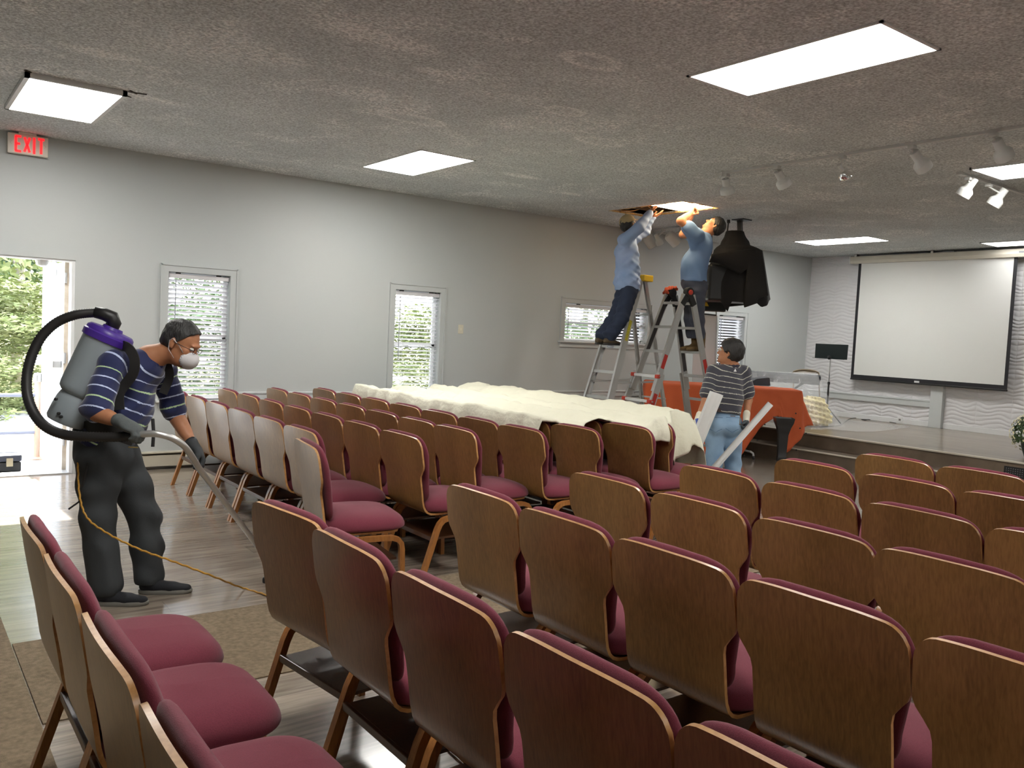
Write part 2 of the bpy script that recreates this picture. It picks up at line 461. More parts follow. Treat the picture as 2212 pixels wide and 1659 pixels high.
DOOR = (0.50, 1.45, 0.0, 2.03)
WINS = [(2.31, 2.93, 0.70, 2.0), (4.90, 5.53, 0.70, 2.0), (7.56, 9.18, 1.475, 2.0), (10.82, 11.47, 0.72, 2.0)]
m = MB(); wall_x(m, YL, YL + 0.15, XB, XS + 0.15, -0.1, HC + 0.1, [DOOR] + WINS)
tag(m.build('wall_left', M['wall']), kind='structure')
m = MB(); m.box(XB - 0.15, XB, YR, YL + 0.15, -0.1, HC + 0.1); tag(m.build('wall_back', M['wall']), kind='structure')
m = MB(); m.box(XB, XS + 0.15, YR - 0.15, YR, -0.1, HC + 0.1); tag(m.build('wall_right', M['wall']), kind='structure')
m = MB(); m.box(XS, XS + 0.15, YR, YL, -0.1, HC + 0.1); wall_stage = tag(m.build('wall_stage', M['white_paint']), kind='structure')
m = MB(); m.box(XB, XS, YR, YL, -0.12, 0.0); tag(m.build('floor', M['floor']), kind='structure')

# ceiling, open over the ladders
HX0, HX1, HY0, HY1 = 7.31, 7.94, 6.61, 7.86
m = MB()
m.box(XB, HX0, YR, YL, HC, HC + 0.03); m.box(HX1, XS, YR, YL, HC, HC + 0.03)
m.box(HX0, HX1, YR, HY0, HC, HC + 0.03); m.box(HX0, HX1, HY1, YL, HC, HC + 0.03)
ceil = tag(m.build('ceiling', M['ceiling']), kind='structure')
M['attic'] = mat('attic_wood', (0.10, 0.065, 0.04), 0.9)
M['torn'] = mat('torn_plaster', srgb(200, 165, 112), 0.9, bump=(40, .6, .01))
m = MB()
m.box(HX0 - .25, HX1 + .25, HY0 - .25, HY1 + .25, HC + .36, HC + .40)
m.box(HX0 - .27, HX0 - .25, HY0 - .25, HY1 + .25, HC + .03, HC + .40); m.box(HX1 + .25, HX1 + .27, HY0 - .25, HY1 + .25, HC + .03, HC + .40)
m.box(HX0 - .25, HX1 + .25, HY0 - .27, HY0 - .25, HC + .03, HC + .40); m.box(HX0 - .25, HX1 + .25, HY1 + .25, HY1 + .27, HC + .03, HC + .40)
m.build('roof_cavity', M['attic'], ceil)
m = MB()
for k in range(1, 2): m.box(HX0 - .2, HX1 + .2, 7.35 + .32 * k, 7.39 + .32 * k, HC + .05, HC + .22)
m.build('joist', M['attic'], ceil)
# ragged rim of the cut-out
rnd = random.Random(5)
rim = MB()
def ragged(p0, p1, nrm, n):
    for i in range(n):
        a = p0 + (p1 - p0) * (i / n); b = p0 + (p1 - p0) * ((i + 1) / n)
        d0 = rnd.uniform(.008, .035)
        rim.prism([a, b, b + nrm * d0 * rnd.uniform(.4, 1.2), (a + b) / 2 + nrm * d0 * 1.4, a + nrm * d0], (0, 0, rnd.uniform(.012, .024)))
V = Vector
for a, b, nn in [((HX0, HY0), (HX1, HY0), (0, 1)), ((HX0, HY1), (HX1, HY1), (0, -1)), ((HX0, HY0), (HX0, HY1), (1, 0)), ((HX1, HY0), (HX1, HY1), (-1, 0))]:
    ragged(V((*a, HC - .002)), V((*b, HC - .002)), V((*nn, 0)), 14 if a[0] == b[0] else 7)
tag(rim.build('torn_rim', M['torn'], ceil), kind='stuff')
m = MB()
for k in range(5):
    y = 7.26 + .13 * k; pts = [(7.36 + .11 * j + rnd.uniform(-.03, .03), y + rnd.uniform(-.06, .06), HC + .06 + rnd.uniform(-.05, .10)) for j in range(6)]
    m.tube(pts, .006, 6)
m.build('loose_wire', mat('pale_wire', srgb(190, 150, 100), .6), ceil)

# ------------------------------------------------------------------ ceiling lights
def troffer(x0, x1, y0, y1, label, drop=0.006, frame=.018, lit=True, tilt=0.0, mt='glow'):
    t = thing('ceiling_light', label, 'ceiling light', ((x0 + x1) / 2, (y0 + y1) / 2, HC), 0, 'recessed ceiling light panels')
    f = MB(); z0, z1 = HC - drop, HC + 0.0
    for a in ((x0, x1, y0, y0 + frame), (x0, x1, y1 - frame, y1), (x0, x0 + frame, y0, y1), (x1 - frame, x1, y0, y1)):
        f.box(*a, z0, z1 - .0005)
    f.build('frame', M['white_paint'], t)
    d = MB(); d.box(x0 + frame * .9, x1 - frame * .9, y0 + frame * .9, y1 - frame * .9, z0 + .0015, z1 - .001)
    d.build('diffuser', M[mt], t)
    return t
troffer(0.765, 1.405, 6.60, 7.79, 'glowing panel above the exit sign with a chipped frame', .035, .03)
troffer(3.84, 4.445, 6.62, 7.78, 'glowing ceiling panel above the second window from the door')
troffer(3.87, 4.45, 2.30, 3.54, 'largest glowing ceiling panel at the upper right', .01)
troffer(7.43, 8.03, 2.30, 3.52, 'glowing ceiling panel between the two spotlight tracks', .02)
troffer(11.07, 11.66, 6.56, 7.78, 'glowing ceiling panel in front of the stage screen, left one')
troffer(12.42, 12.95, 4.45, 5.66, 'glowing ceiling panel just above the projection screen, right edge', .012, mt='glow_stage')
for (a, b, c, d, w_) in ((.77, 1.39, 2.3, 3.5, 'almost overhead, just above the camera'), (.77, 1.39, -2.6, -1.4, 'right of and level with the camera'), (3.87, 4.45, -2.6, -1.4, 'over the right end of the near chair rows'), (7.43, 8.03, -2.6, -1.4, 'over the right end of the front chair row')):  # unseen panels continuing the fixture grid, added to help light the room
    troffer(a, b, c, d, 'added ceiling panel out of the picture, ' + w_)
# cracks beside the frame of the first light and a chipped corner
m = MB()
for x0, y0, x1, y1 in ((1.41, 6.55, 1.47, 6.62), (1.405, 6.72, 1.46, 6.75), (1.41, 6.60, 1.53, 6.58), (.76, 6.56, .80, 6.6)):
    m.beam((x0, y0, HC - .002), (x1, y1, HC - .002), .012, .006)
m.build('crack', mat('crack', (.05, .04, .03), .9), ceil)
# warm work light inside the opening
t = thing('work_light', 'bright warm light inside the ceiling opening', 'light', (7.62, 6.95, HC + .2))
m = MB(); m.box(7.345, 7.905, 6.645, 7.20, HC + .012, HC + .03)
m.build('lit_panel', mat('warm_glow', (1, .8, .5), .5, emit=(1.0, .80, .50), es=16.0), t)
m = MB(); m.box(7.335, 7.915, 6.635, 7.21, HC + .031, HC + .09); m.build('housing', M['white_paint'], t)

# ------------------------------------------------------------------ door and windows
d = empty('door_1', ((DOOR[0] + DOOR[1]) / 2, YL, 0)); tag(d, kind='structure')
m = MB()
m.box(DOOR[0] - .01, DOOR[0] + .03, YL - .005, YL + .155, 0, DOOR[3] + .0); m.box(DOOR[1] - .014, DOOR[1] + .03, YL - .004, YL + .156, 0, DOOR[3])
m.box(DOOR[0], DOOR[1] + .03, YL - .0045, YL + .1565, DOOR[3] - .012, DOOR[3] + .03)
m.build('door_frame', M['white_trim'], d)
m = MB()
m.box(DOOR[1] + .015, DOOR[1] + .085, YL - .018, YL + .0, 0, 2.095); m.box(DOOR[0] - .085, DOOR[0] - .005, YL - .018, YL, 0, 2.095)
m.box(DOOR[0] - .005, DOOR[1] + .015, YL - .018, YL, 2.035, 2.095)
m.build('casing', M['wall'], d)
m = MB(); m.box(DOOR[0], DOOR[1], YL - .02, YL + .17, -.005, .014, bev=.004); m.build('threshold', M['alu'], d)
# the leaf stands open outside
lf = Matrix.Translation((1.425, YL + .19, 0)) @ Matrix.Rotation(math.radians(94.0), 4, 'Z')
m = MB(); m.box(0, .90, -.022, .022, .01, 2.02, 0, lf); leaf = m.build('leaf', mat('door_paint', (.78, .80, .82), .28), d)
m = MB(); m.box(-.03, .0, -.025, .025, .0, 2.03, 0, lf); m.build('leaf_edge', mat('bare_edge', srgb(206, 196, 180), .8, vary=(14, srgb(176, 158, 138), .8)), d)
m = MB(); m.box(.06, .86, .022, .10, 1.0, 1.07, 0, lf, .008); m.box(.80, .9, .022, .13, .985, 1.085, 0, lf, .01); m.build('push_bar', M['alu'], d)
m = MB(); m.box(.30, .56, .022, .075, 1.90, 1.965, 0, lf, .006); m.tube([lf @ V((.5, .06, 1.97)), lf @ V((.2, .2, 1.99)), lf @ V((-.05, .1, 2.01))], .008, 6); m.build('door_closer', M['alu'], d)
for z in (.25, 1.05, 1.82):
    m = MB(); m.lathe([(.011, 0), (.011, .1)], lf @ V((-.035, .015, z)), n=10); m.box(-.06, .0, .012, .02, z, z + .1, 0, lf); m.build('hinge', mat('steel', (.4, .38, .36), .4, .9), d)
m = MB(); m.lathe([(.055, 0), (.06, -.02), (.045, -.06), (.01, -.075)], (1.20, YL + .10, 2.03), n=16); m.build('door_sensor', M['white_paint'], d)

def slat_mesh(w):
    mb = MB(); rows = []
    for i in range(7):
        a = (i / 6 - .5); yy = a * .048; zz = .0035 * (1 - (2 * a) ** 2)
        rows.append([(-w / 2, yy, zz), (w / 2, yy, zz)])
    low = [[(x, y, z - .0028) for x, y, z in r] for r in rows]
    mb.grid(rows); mb.grid(low, flip=True)
    me_f = [(0, 1, 15, 14), (12, 26, 27, 13)]
    b = 0
    mb.f += [tuple(q) for q in me_f]; mb.mi += [0, 0]
    me = bpy.data.meshes.new('slat'); me.from_pydata(mb.v, [], mb.f)
    me.polygons.foreach_set('use_smooth', [True] * len(me.polygons)); me.materials.append(M['slat']); me.update()
    return me
def glass_mat():
    g = bpy.data.materials.new('window_glass'); g.use_nodes = True; nt = g.node_tree; nt.nodes.clear()
    o = nt.nodes.new('ShaderNodeOutputMaterial'); tr = nt.nodes.new('ShaderNodeBsdfTransparent'); gl = nt.nodes.new('ShaderNodeBsdfGlossy')
    gl.inputs['Roughness'].default_value = .03; tr.inputs[0].default_value = (.93, .95, .94, 1)
    fr = nt.nodes.new('ShaderNodeFresnel'); fr.inputs[0].default_value = 1.45; mx = nt.nodes.new('ShaderNodeMixShader')
    nt.links.new(fr.outputs[0], mx.inputs[0]); nt.links.new(tr.outputs[0], mx.inputs[1]); nt.links.new(gl.outputs[0], mx.inputs[2]); nt.links.new(mx.outputs[0], o.inputs[0])
    return g
M['glass'] = glass_mat()
def window(n, x0, x1, z0, z1, tilt, pitch=.0455, wand=True, sill=True, open_from=None):
    w = empty('window_%d' % n, ((x0 + x1) / 2, YL, z0)); tag(w, kind='structure')
    c = MB(); t = .075
    c.box(x0 - t, x0 - .002, YL - .018, YL, z0 - (.0 if sill else t), z1 + t); c.box(x1 + .002, x1 + t, YL - .018, YL, z0 - (.0 if sill else t), z1 + t)
    c.box(x0 - .002, x1 + .002, YL - .018, YL, z1 + .002, z1 + t)
    c.box(x0 - t - .004, x0 - t + .012, YL - .026, YL, z0, z1 + t + .004); c.box(x1 + t - .012, x1 + t + .004, YL - .026, YL, z0, z1 + t + .004); c.box(x0 - t, x1 + t, YL - .026, YL, z1 + t - .012, z1 + t + .005)
    c.build('casing', M['wall'], w)
    s = MB(); s.box(x0 - t - .03, x1 + t + .03, YL - .05, YL + .10, z0 - .022, z0, bev=.004); s.build('sill', M['trim'], w)
    a = MB(); a.box(x0 - t, x1 + t, YL - .016, YL, z0 - .085, z0 - .022, bev=.003); a.build('apron', M['trim'], w)
    f = MB(); yy = YL + .10
    for b in ((x0, x0 + .035, z0, z1), (x1 - .035, x1, z0, z1), (x0, x1, z0, z0 + .04), (x0, x1, z1 - .035, z1), (x0, x1, (z0 + z1) / 2 - .018, (z0 + z1) / 2 + .018)):
        f.box(b[0], b[1], yy, yy + .035, b[2], b[3])
    f.build('sash', M['white_trim'], w)
    g = MB(); g.box(x0 + .03, x1 - .03, yy + .015, yy + .019, z0 + .03, z1 - .03); g.build('pane', M['glass'], w)
    h = MB(); h.box(x0 + .006, x1 - .006, YL + .012, YL + .065, z1 - .058, z1 - .014, bev=.003); h.build('headrail', mat('rail_plastic', (.62, .61, .63), .5), w)
    h = MB()
    for fx in (.17, .83): h.box(x0 + (x1 - x0) * fx - .02, x0 + (x1 - x0) * fx + .02, YL + .02, YL + .06, z1 - .014, z1)
    h.build('bracket', M['black'], w)
    me = slat_mesh(x1 - x0 - .018)
    z = z1 - .085; k = 0
    while z > z0 + .035:
        o = bpy.data.objects.new('slat', me); COL.objects.link(o); o.parent = w
        o.location = ((random.random() - .5) * .002, .04, z - z0)
        o.rotation_euler = (math.radians(tilt + random.uniform(-1.5, 1.5)), 0, 0)
        z -= pitch; k += 1
    b = MB(); b.box(x0 + .01, x1 - .01, YL + .016, YL + .064, z0 + .004, z0 + .022, bev=.003); b.build('bottom_rail', M['slat'], w)
    c = MB()
    for fx in ((.2, .8) if x1 - x0 < 1 else (.12, .5, .88)):
        for dy in (.012, .066): c.tube([(x0 + (x1 - x0) * fx, YL + dy, z1 - .05), (x0 + (x1 - x0) * fx, YL + dy, z0 + .02)], .0012, 4)
    c.build('cord', M['slat'], w)
    if wand:
        c = MB(); c.tube([(x0 + .075, YL + .006, z1 - .07), (x0 + .07, YL + .004, max(z0 + .1, z1 - .85))], .005, 8); c.build('tilt_wand', mat('wand', (.35, .36, .42), .3), w)
    return w
window(1, *WINS[0], -34)
window(2, *WINS[1], -18)
window(3, *WINS[2], -30)
window(4, *WINS[3], -30)

# chair rail, baseboard heater, stage base
def rail(x0, x1, name):
    m = MB(); m.box(x0, x1, YL - .022, YL, .760, .782, bev=.004); m.box(x0, x1, YL - .012, YL, .715, .760, bev=.004); m.box(x0, x1, YL - .016, YL, .700, .715)
    tag(m.build(name, M['trim']), kind='structure')
rail(1.535, 2.235, 'trim_1'); rail(3.006, 4.824, 'trim_2'); rail(5.606, 10.74, 'trim_3'); rail(11.546, XS, 'trim_4')
hb = thing('baseboard_heater', 'long cream hot-water baseboard heater along the window wall', 'heater', (5.0, YL, 0))
m = MB(); m.box(1.60, 9.70, YL - .070, YL - .062, .035, .145); m.box(1.60, 9.70, YL - .075, YL - .0, .165, .180, bev=.003); m.box(1.60, 9.70, YL - .006, YL, .03, .17)
for x in (1.6, 4.0, 6.5, 9.68): m.box(x, x + .02, YL - .074, YL, .0, .18)
m.build('cover', mat('heater_paint', srgb(190, 184, 168), .45), hb)
m = MB(); m.box(1.62, 9.66, YL - .055, YL - .01, .06, .13); m.build('fins', mat('fins', (.03, .03, .03), .7), hb)
m = MB(); m.box(XB, 0.4, YL - .015, YL, 0, .12); tag(m.build('baseboard_left', M['trim']), kind='structure')
sw = thing('light_switch', 'cream light switch on the wall right of the second window', 'light switch', (5.85, YL, 1.565))
m = MB(); m.box(5.812, 5.888, YL - .008, YL, 1.508, 1.622, bev=.003); m.build('plate', mat('ivory', srgb(214, 208, 190), .4), sw)
m = MB(); m.box(5.842, 5.858, YL - .013, YL - .007, 1.55, 1.58, bev=.002); m.build('toggle', mat('ivory2', srgb(224, 218, 200), .4), sw)

# ------------------------------------------------------------------ exit sign
ex = thing('exit_sign', 'white exit sign with lit red letters hanging at the ceiling above the door', 'exit sign', (1.05, YL - .05, HC))
m = MB(); m.box(.895, 1.215, YL - .075, YL - .03, 2.945, 3.122, bev=.006); m.build('housing', mat('exit_housing', srgb(236, 230, 218), .5), ex)
m = MB(); m.box(.98, 1.12, YL - .085, YL - .02, 3.122, 3.139, bev=.003); m.build('canopy', mat('exit_canopy', srgb(222, 216, 206), .5), ex)
M['exit_red'] = mat('exit_red', (.9, .02, .03), .5, emit=(1.0, .015, .02), es=1.3)
def stroke(mb, segs, x0, z0, w, h, y, th, dep=.004):
    for (a, b) in segs:
        mb.beam((x0 + a[0] * w, y, z0 + a[1] * h), (x0 + b[0] * w, y, z0 + b[1] * h), th, dep, (0, 1, 0))
L_ = {'E': [((0, 0), (0, 1)), ((-.12, 1), (1, 1)), ((-.12, .5), (.8, .5)), ((-.12, 0), (1, 0))], 'X': [((0, 0), (1, 1)), ((0, 1), (1, 0))],
      'I': [((.5, -.06), (.5, 1.06))], 'T': [((-.1, 1), (1.1, 1)), ((.5, 0), (.5, 1))]}
x = .958
for ch, w in (('E', .042), ('X', .042), ('I', .02), ('T', .042)):
    m = MB(); stroke(m, L_[ch], x, 2.966, w, .130, YL - .077, .020); m.build('letter_' + ch.lower(), M['exit_red'], ex); x += w + .025
for sg_, x_ in (([((1, 1), (0, .5)), ((0, .5), (1, 0))], .912), ([((0, 1), (1, .5)), ((1, .5), (0, 0))], 1.182)):
    m = MB(); stroke(m, sg_, x_, 3.02, .016, .03, YL - .0765, .004); m.build('arrow', mat('arrow', srgb(222, 216, 200), .5), ex)

# ------------------------------------------------------------------ stage
st = empty('stage', (11.7, 2.0, 0)); tag(st, kind='structure')
m = MB(); m.box(STG_X, XS, YR, YL, 0, STG_Z); m.build('stage_deck', [M['stage']], st)
m = MB(); m.box(STG_X - .006, STG_X, YR, YL, STEP_Z, STG_Z - .02); m.build('riser', M['riser'], st)
m = MB(); m.box(STEP_X, STG_X - .001, YR, YL, 0, STEP_Z); m.build('step_deck', M['riser'], st)
m = MB(); m.box(STG_X - .028, STG_X + .03, YR, YL, STG_Z - .016, STG_Z + .003, bev=.003); m.build('nosing', M['nosing'], st)
m = MB(); m.box(STEP_X - .022, STEP_X + .03, YR, YL, STEP_Z - .012, STEP_Z + .003, bev=.003); m.build('nosing', M['nosing'], st)

# wave panels, each one a piece of the stage wall (one shared mesh)
def wave_mesh(S=.5, ny=22, nz=96):
    rows = []
    for i in range(nz + 1):
        z = i / nz; r = []
        for j in range(ny + 1):
            y = j / ny
            ph = 8 * z + .42 * math.sin(2 * math.pi * y + .9 * math.sin(2 * math.pi * z)) + .10 * math.sin(4 * math.pi * y + 2 * math.pi * z)
            f = ph % 1.0
            amp = .55 + .45 * math.sin(2 * math.pi * (y + z * 2)) 
            h = (1 - abs(1 - 2 * f ** .8) ** 2.0) * .010 * (.55 + .45 * amp)
            edge = min(y, 1 - y, 1.0) * S / .004
            h *= min(1, max(0.0, edge))
            r.append((-.006 - h, y * S - S / 2, z * S - S / 2))
        rows.append(r)
    mb = MB(); mb.grid(rows, flip=True)
    # thin rim back to the wall
    n = ny + 1
    for a, b in [((0, 0), (0, ny)), ((nz, 0), (nz, ny))]:
        pts = [rows[a[0]][j] for j in range(n)]
        mb.grid([pts, [(0, p[1], p[2]) for p in pts]])
    for j in (0, ny):
        pts = [rows[i][j] for i in range(nz + 1)]
        mb.grid([pts, [(0, p[1], p[2]) for p in pts]])
    me = bpy.data.meshes.new('wave_panel'); me.from_pydata(mb.v, [], mb.f); me.polygons.foreach_set('use_smooth', [True] * len(me.polygons))
    me.materials.append(M['panel']); me.update(); return me
wme = wave_mesh()
k = 0
for r in range(6):
    for c in range(11):
        zc = STG_Z + .08 + .25 + r * .5; yc = YL - .25 - c * .5
        o = bpy.data.objects.new('wave_panel', wme); COL.objects.link(o); o.parent = wall_stage
        if r == 5:
            o.scale = (1, 1, (HC - (zc - .25)) / .5); zc = (zc - .25 + HC) / 2
        o.location = (XS, yc, zc)
        o.scale = (1, .998 if c % 2 else -.998, o.scale[2])
m = MB(); m.box(XS - .025, XS, YR, YL, STG_Z, STG_Z + .08, bev=.003); m.build('baseboard_stage', M['white_trim'], wall_stage); bpy.data.objects['baseboard_stage'].name = 'base_molding'
m = MB(); m.box(XS - .04, XS, 6.58, YL, .685, .79, bev=.006); m.box(XS - .05, XS, 6.58, YL, .775, .80, bev=.004); m.build('rail_molding', M['trim'], wall_stage)
m = MB(); m.box(XS - .09, XS, 6.375, 6.57, STG_Z, HC, bev=.006); m.build('pilaster', M['trim'], wall_stage)
ot = thing('wall_outlet', 'white wall outlet low on the stage wall beneath the screen', 'outlet', (XS, 7.0, .5))
p0 = at(1939, 900, 0, XS - .03); p1 = at(1950, 912, 0, XS - .03)
m = MB(); m.box(XS - .034, XS - .022, p1.y, p0.y, p1.z, p0.z, bev=.002); m.build('plate', M['white_trim'], ot)
m = MB(); m.box(XS - .040, XS - .033, (p0.y + p1.y) / 2 - .012, (p0.y + p1.y) / 2 + .02, p1.z + .02, p1.z + .05); m.build('socket', mat('grey_socket', (.2, .2, .2), .5), ot)

# ------------------------------------------------------------------ projection screen
XP = XS - .16
sc = thing('projection_screen', 'large pull-down projection screen with black border on the stage wall', 'screen', (XP, 6.8, HC))
a = at(1855, 572, 0, XP); b = at(1838, 817, 0, XP); c = at(2175, 845, 0, XP); dd = at(2192, 560, 0, XP)
y0 = max(a.y, b.y); y1 = min(c.y, dd.y); zb = (b.z + c.z) / 2
zt = 2.995
m = MB(); m.box(XP, XP + .003, y1, y0, zb, zt); m.build('border', mat('screen_border', (.012, .012, .016), .6), sc)
m = MB(); m.box(XP - .0015, XP, y1 + .05, y0 - .05, zb + .075, zt); m.build('screen_fabric', mat('screen_fabric', (.72, .73, .71), .85), sc)
m = MB(); m.box(XP - .008, XP + .012, y1 - .005, y0 + .005, zb - .012, zb + .014, bev=.004); m.build('bottom_bar', M['black'], sc)
m = MB(); m.prism([(XP - .055, y1 - .25, 2.985), (XP + .06, y1 - .25, 2.985), (XP + .075, y1 - .25, 3.03), (XP + .075, y1 - .25, 3.10), (XP - .06, y1 - .25, 3.10), (XP - .072, y1 - .25, 3.03)], (0, y0 - y1 + .37, 0)); m.build('casing', mat('screen_case', srgb(205, 200, 186), .4), sc)
for yy in (y1 - .26, y0 + .12):
    m = MB(); m.prism([(XP - .062, yy, 2.98), (XP + .07, yy, 2.98), (XP + .082, yy, 3.05), (XP + .08, yy, 3.115), (XP - .068, yy, 3.115), (XP - .08, yy, 3.05)], (0, .02, 0))
    m.build('end_cap', M['white_paint'], sc)
for yy in (y1 - .1, (y0 + y1) / 2, y0 + .05):
    m = MB(); m.box(XP - .03, XP + .05, yy - .02, yy + .02, 3.10, HC); m.build('hanger', M['alu'], sc)
m = MB(); m.box(XP - .078, XP - .070, y1 - .12, y1 - .04, 3.04, 3.065); m.build('badge', mat('badge', (.25, .26, .28), .5), sc)
m = MB(); m.box(XP - .012, XP - .007, 6.72, 6.80, zb + .016, zb + .045); m.build('pull_tab', M['white_trim'], sc)

# ------------------------------------------------------------------ carpet runners
cr = thing('carpet_runner', 'thin brown carpet runner crossing behind the right chair block', 'carpet', (1.5, 3.9, 0))
m = MB(); m.box(.483, 6.9, 3.45, 4.37, .0, .007, bev=.002); m.build('pile', M['carpet'], cr)
cr = thing('carpet_runner', 'brown carpet runner along the back of the room at lower left', 'carpet', (-.3, 3, 0))
m = MB(); m.box(-1.5, .478, -4, 8.1, .0, .007, bev=.002); m.build('pile', M['carpet'], cr)
# ================================================================== OUTSIDE
M['asphalt'] = mat('asphalt', (.44, .44, .45), .9, bump=(60, .4, .01), vary=(3, (.52, .52, .52), .6))
M['grass'] = mat('grass', (.22, .26, .08), .95, bump=(90, .8, .03), vary=(14, (.36, .30, .14), .8))
M['concrete'] = mat('concrete', (.42, .41, .40), .9, bump=(70, .3, .004))
m = MB(); m.box(-60, 60, 9.05, 90, -.50, -.22); tag(m.build('ground', M['asphalt']), kind='structure')
m = MB(); m.box(-30, 60, 9.05, 11.1, -.24, -.14); tag(m.build('grass_strip', M['grass']), kind='structure')
m = MB(); m.box(-60, 60, 17.6, 60, -.24, -.10); tag(m.build('grass_bank', M['grass']), kind='structure')
m = MB(); m.box(-1.2, 1.50, 9.05, 10.15, -.24, -.02, bev=.01); tag(m.build('landing', M['concrete']), kind='structure')
rl = thing('handrail', 'steel handrail with a rusty capped post outside the open door', 'railing', (1.30, 10.02, -.02))
rust = mat('rusty_paint', srgb(170, 120, 90), .8, vary=(9, srgb(205, 190, 175), .9, (1, 1, .25)))
m = MB(); m.tube([(1.31, 10.0, -.02), (1.31, 10.0, .80)], .030, 14); m.build('post', rust, rl)
m = MB(); m.lathe([(.036, .80), (.042, .81), (.042, .87), (.034, .89), (.006, .895)], (1.31, 10.0, 0), n=18); m.build('post_cap', M['alu'], rl)
m = MB(); m.lathe([(.065, -.02), (.07, -.005), (.04, .01)], (1.31, 10.0, 0), n=18); m.build('base_flange', rust, rl)
gp = mat('grey_paint', srgb(130, 134, 150), .5)
for z in (.66, .27):
    m = MB(); m.tube([(1.31, 10.0, z), (-1.15, 10.05, z)], .02, 10); m.build('rail', gp, rl)
m = MB(); m.tube([(-1.1, 10.05, -.02), (-1.1, 10.05, .75)], .025, 10); m.build('post', rust, rl)
# tool case on the landing
cs = thing('tool_case', 'black plastic tool case with a metal latch on the doorstep', 'case', (.78, 9.40, -.02), math.radians(3))
m = MB(); m.box(-.30, .30, -.13, .13, 0, .095, bev=.012); m.build('base', M['black'], cs, local=True)
m = MB(); m.box(-.305, .305, -.135, .135, .10, .165, bev=.014); m.build('lid', mat('case_grey', (.045, .05, .07), .5), cs, local=True)
for x in (-.18, .20):
    m = MB(); m.box(x - .028, x + .028, -.146, -.128, .055, .135, bev=.004); m.build('latch', mat('latch', srgb(190, 178, 150), .35, .6), cs, local=True)
m = MB(); m.tube([(-.08, -.13, .05), (-.08, -.165, .05), (.08, -.165, .05), (.08, -.13, .05)], .009, 8); m.build('handle', M['black'], cs, local=True)

# trees beyond the car park
def leaf_mat(name, c1, c2):
    mm = mat(name, c1, .6, vary=(1.5, c2, 1.0)); b = mm.node_tree.nodes['Principled BSDF']
    b.inputs['Subsurface Weight'].default_value = 0.0
    return mm
LM = [leaf_mat('leaf_yellow_green', (.15, .20, .06), (.24, .25, .10)), leaf_mat('leaf_green', (.07, .13, .05), (.14, .19, .07)), leaf_mat('leaf_deep', (.04, .08, .04), (.08, .12, .05))]
M['bark'] = mat('bark', (.30, .27, .22), .9, bump=(20, .6, .02, (1, 1, .2)))
def crown_mesh(seed, n, H, Rr, kind):
    r = np.random.default_rng(seed)
    ncl = 40
    cz = r.uniform(.16, 1.0, ncl) * H
    rad = Rr * np.sqrt(np.clip(1 - ((cz / H - .45) / .62) ** 2, .05, 1)) * r.uniform(.4, 1, ncl)
    th = r.uniform(0, 2 * np.pi, ncl)
    cc = np.stack([rad * np.cos(th), rad * np.sin(th), cz], 1)
    idx = r.integers(0, ncl, n)
    off = r.normal(0, 1, (n, 3)); off /= np.linalg.norm(off, axis=1)[:, None]; off *= (r.uniform(.2, 1, n) ** .5)[:, None] * np.array([.85, .85, .5]) * Rr * .45
    P = cc[idx] + off
    s = r.uniform(.06, .14, n)
    a = r.normal(0, 1, (n, 3)); a /= np.linalg.norm(a, axis=1)[:, None]
    b = np.cross(a, r.normal(0, 1, (n, 3))); b /= np.linalg.norm(b, axis=1)[:, None]
    vs = np.concatenate([P - a * s[:, None], P + b * s[:, None] * .45, P + a * s[:, None], P - b * s[:, None] * .45], 0)
    fs = np.stack([np.arange(n), np.arange(n) + n, np.arange(n) + 2 * n, np.arange(n) + 3 * n], 1)
    me = bpy.data.meshes.new('crown'); me.from_pydata(vs.tolist(), [], fs.tolist()); me.materials.append(LM[kind]); me.update()
    return me, cc
protos = [crown_mesh(k, 15000, 9.5, 2.5, k % 3) for k in range(3)]
spots = [(2.4, 21.5, 0, .98), (-3.0, 21.8, 2, 1.0), (.3, 27.5, 1, 1.05), (6.3, 28.2, 1, .92), (-6.0, 28.5, 0, 1.1), (2.6, 34.5, 2, 1.25), (-9.5, 23, 1, 1.0), (21.5, 24, 1, 1.0), (33.5, 27, 2, 1.1)]
tl = ['yellow green', 'mid green', 'deep green']
for i, (x, y, k, s) in enumerate(spots):
    t = thing('tree', '%s leafy tree with a pale trunk beyond the car park' % tl[k], 'tree', (x, y, -.15), random.uniform(0, 6), 'trees beyond the car park')
    t.scale = (s, s, s)
    o = bpy.data.objects.new('crown', protos[k][0]); COL.objects.link(o); o.parent = t
    if i < 3:
        m = MB(); m.tube([(0, 0, 0), (.05, .03, 2.5), (-.06, .1, 5.0), (.05, .1, 7.6)], [.14, .11, .07, .02], 8)
        for c in protos[k][1][:9]: m.tube([(0, .03, max(.8, c[2] * .7)), tuple(c)], [.035, .008], 5)
        tm = m.build('trunk', M['bark'], t, smooth=True, local=True).data
        if i == 0: trunk_mesh = tm
    else:
        o = bpy.data.objects.new('trunk', trunk_mesh); COL.objects.link(o); o.parent = t
# low bushes along the far edge of the car park
for i in range(5):
    t = thing('bush', 'low green bush at the far edge of the car park', 'bush', (-8.6 + i * 4.9 + random.uniform(-.1, .1), 16.7 + random.uniform(0, .2), -.62), random.uniform(0, 6), 'bushes beyond the car park')
    t.scale = (.75, .75, .28)
    o = bpy.data.objects.new('foliage', protos[i % 2][0]); COL.objects.link(o); o.parent = t

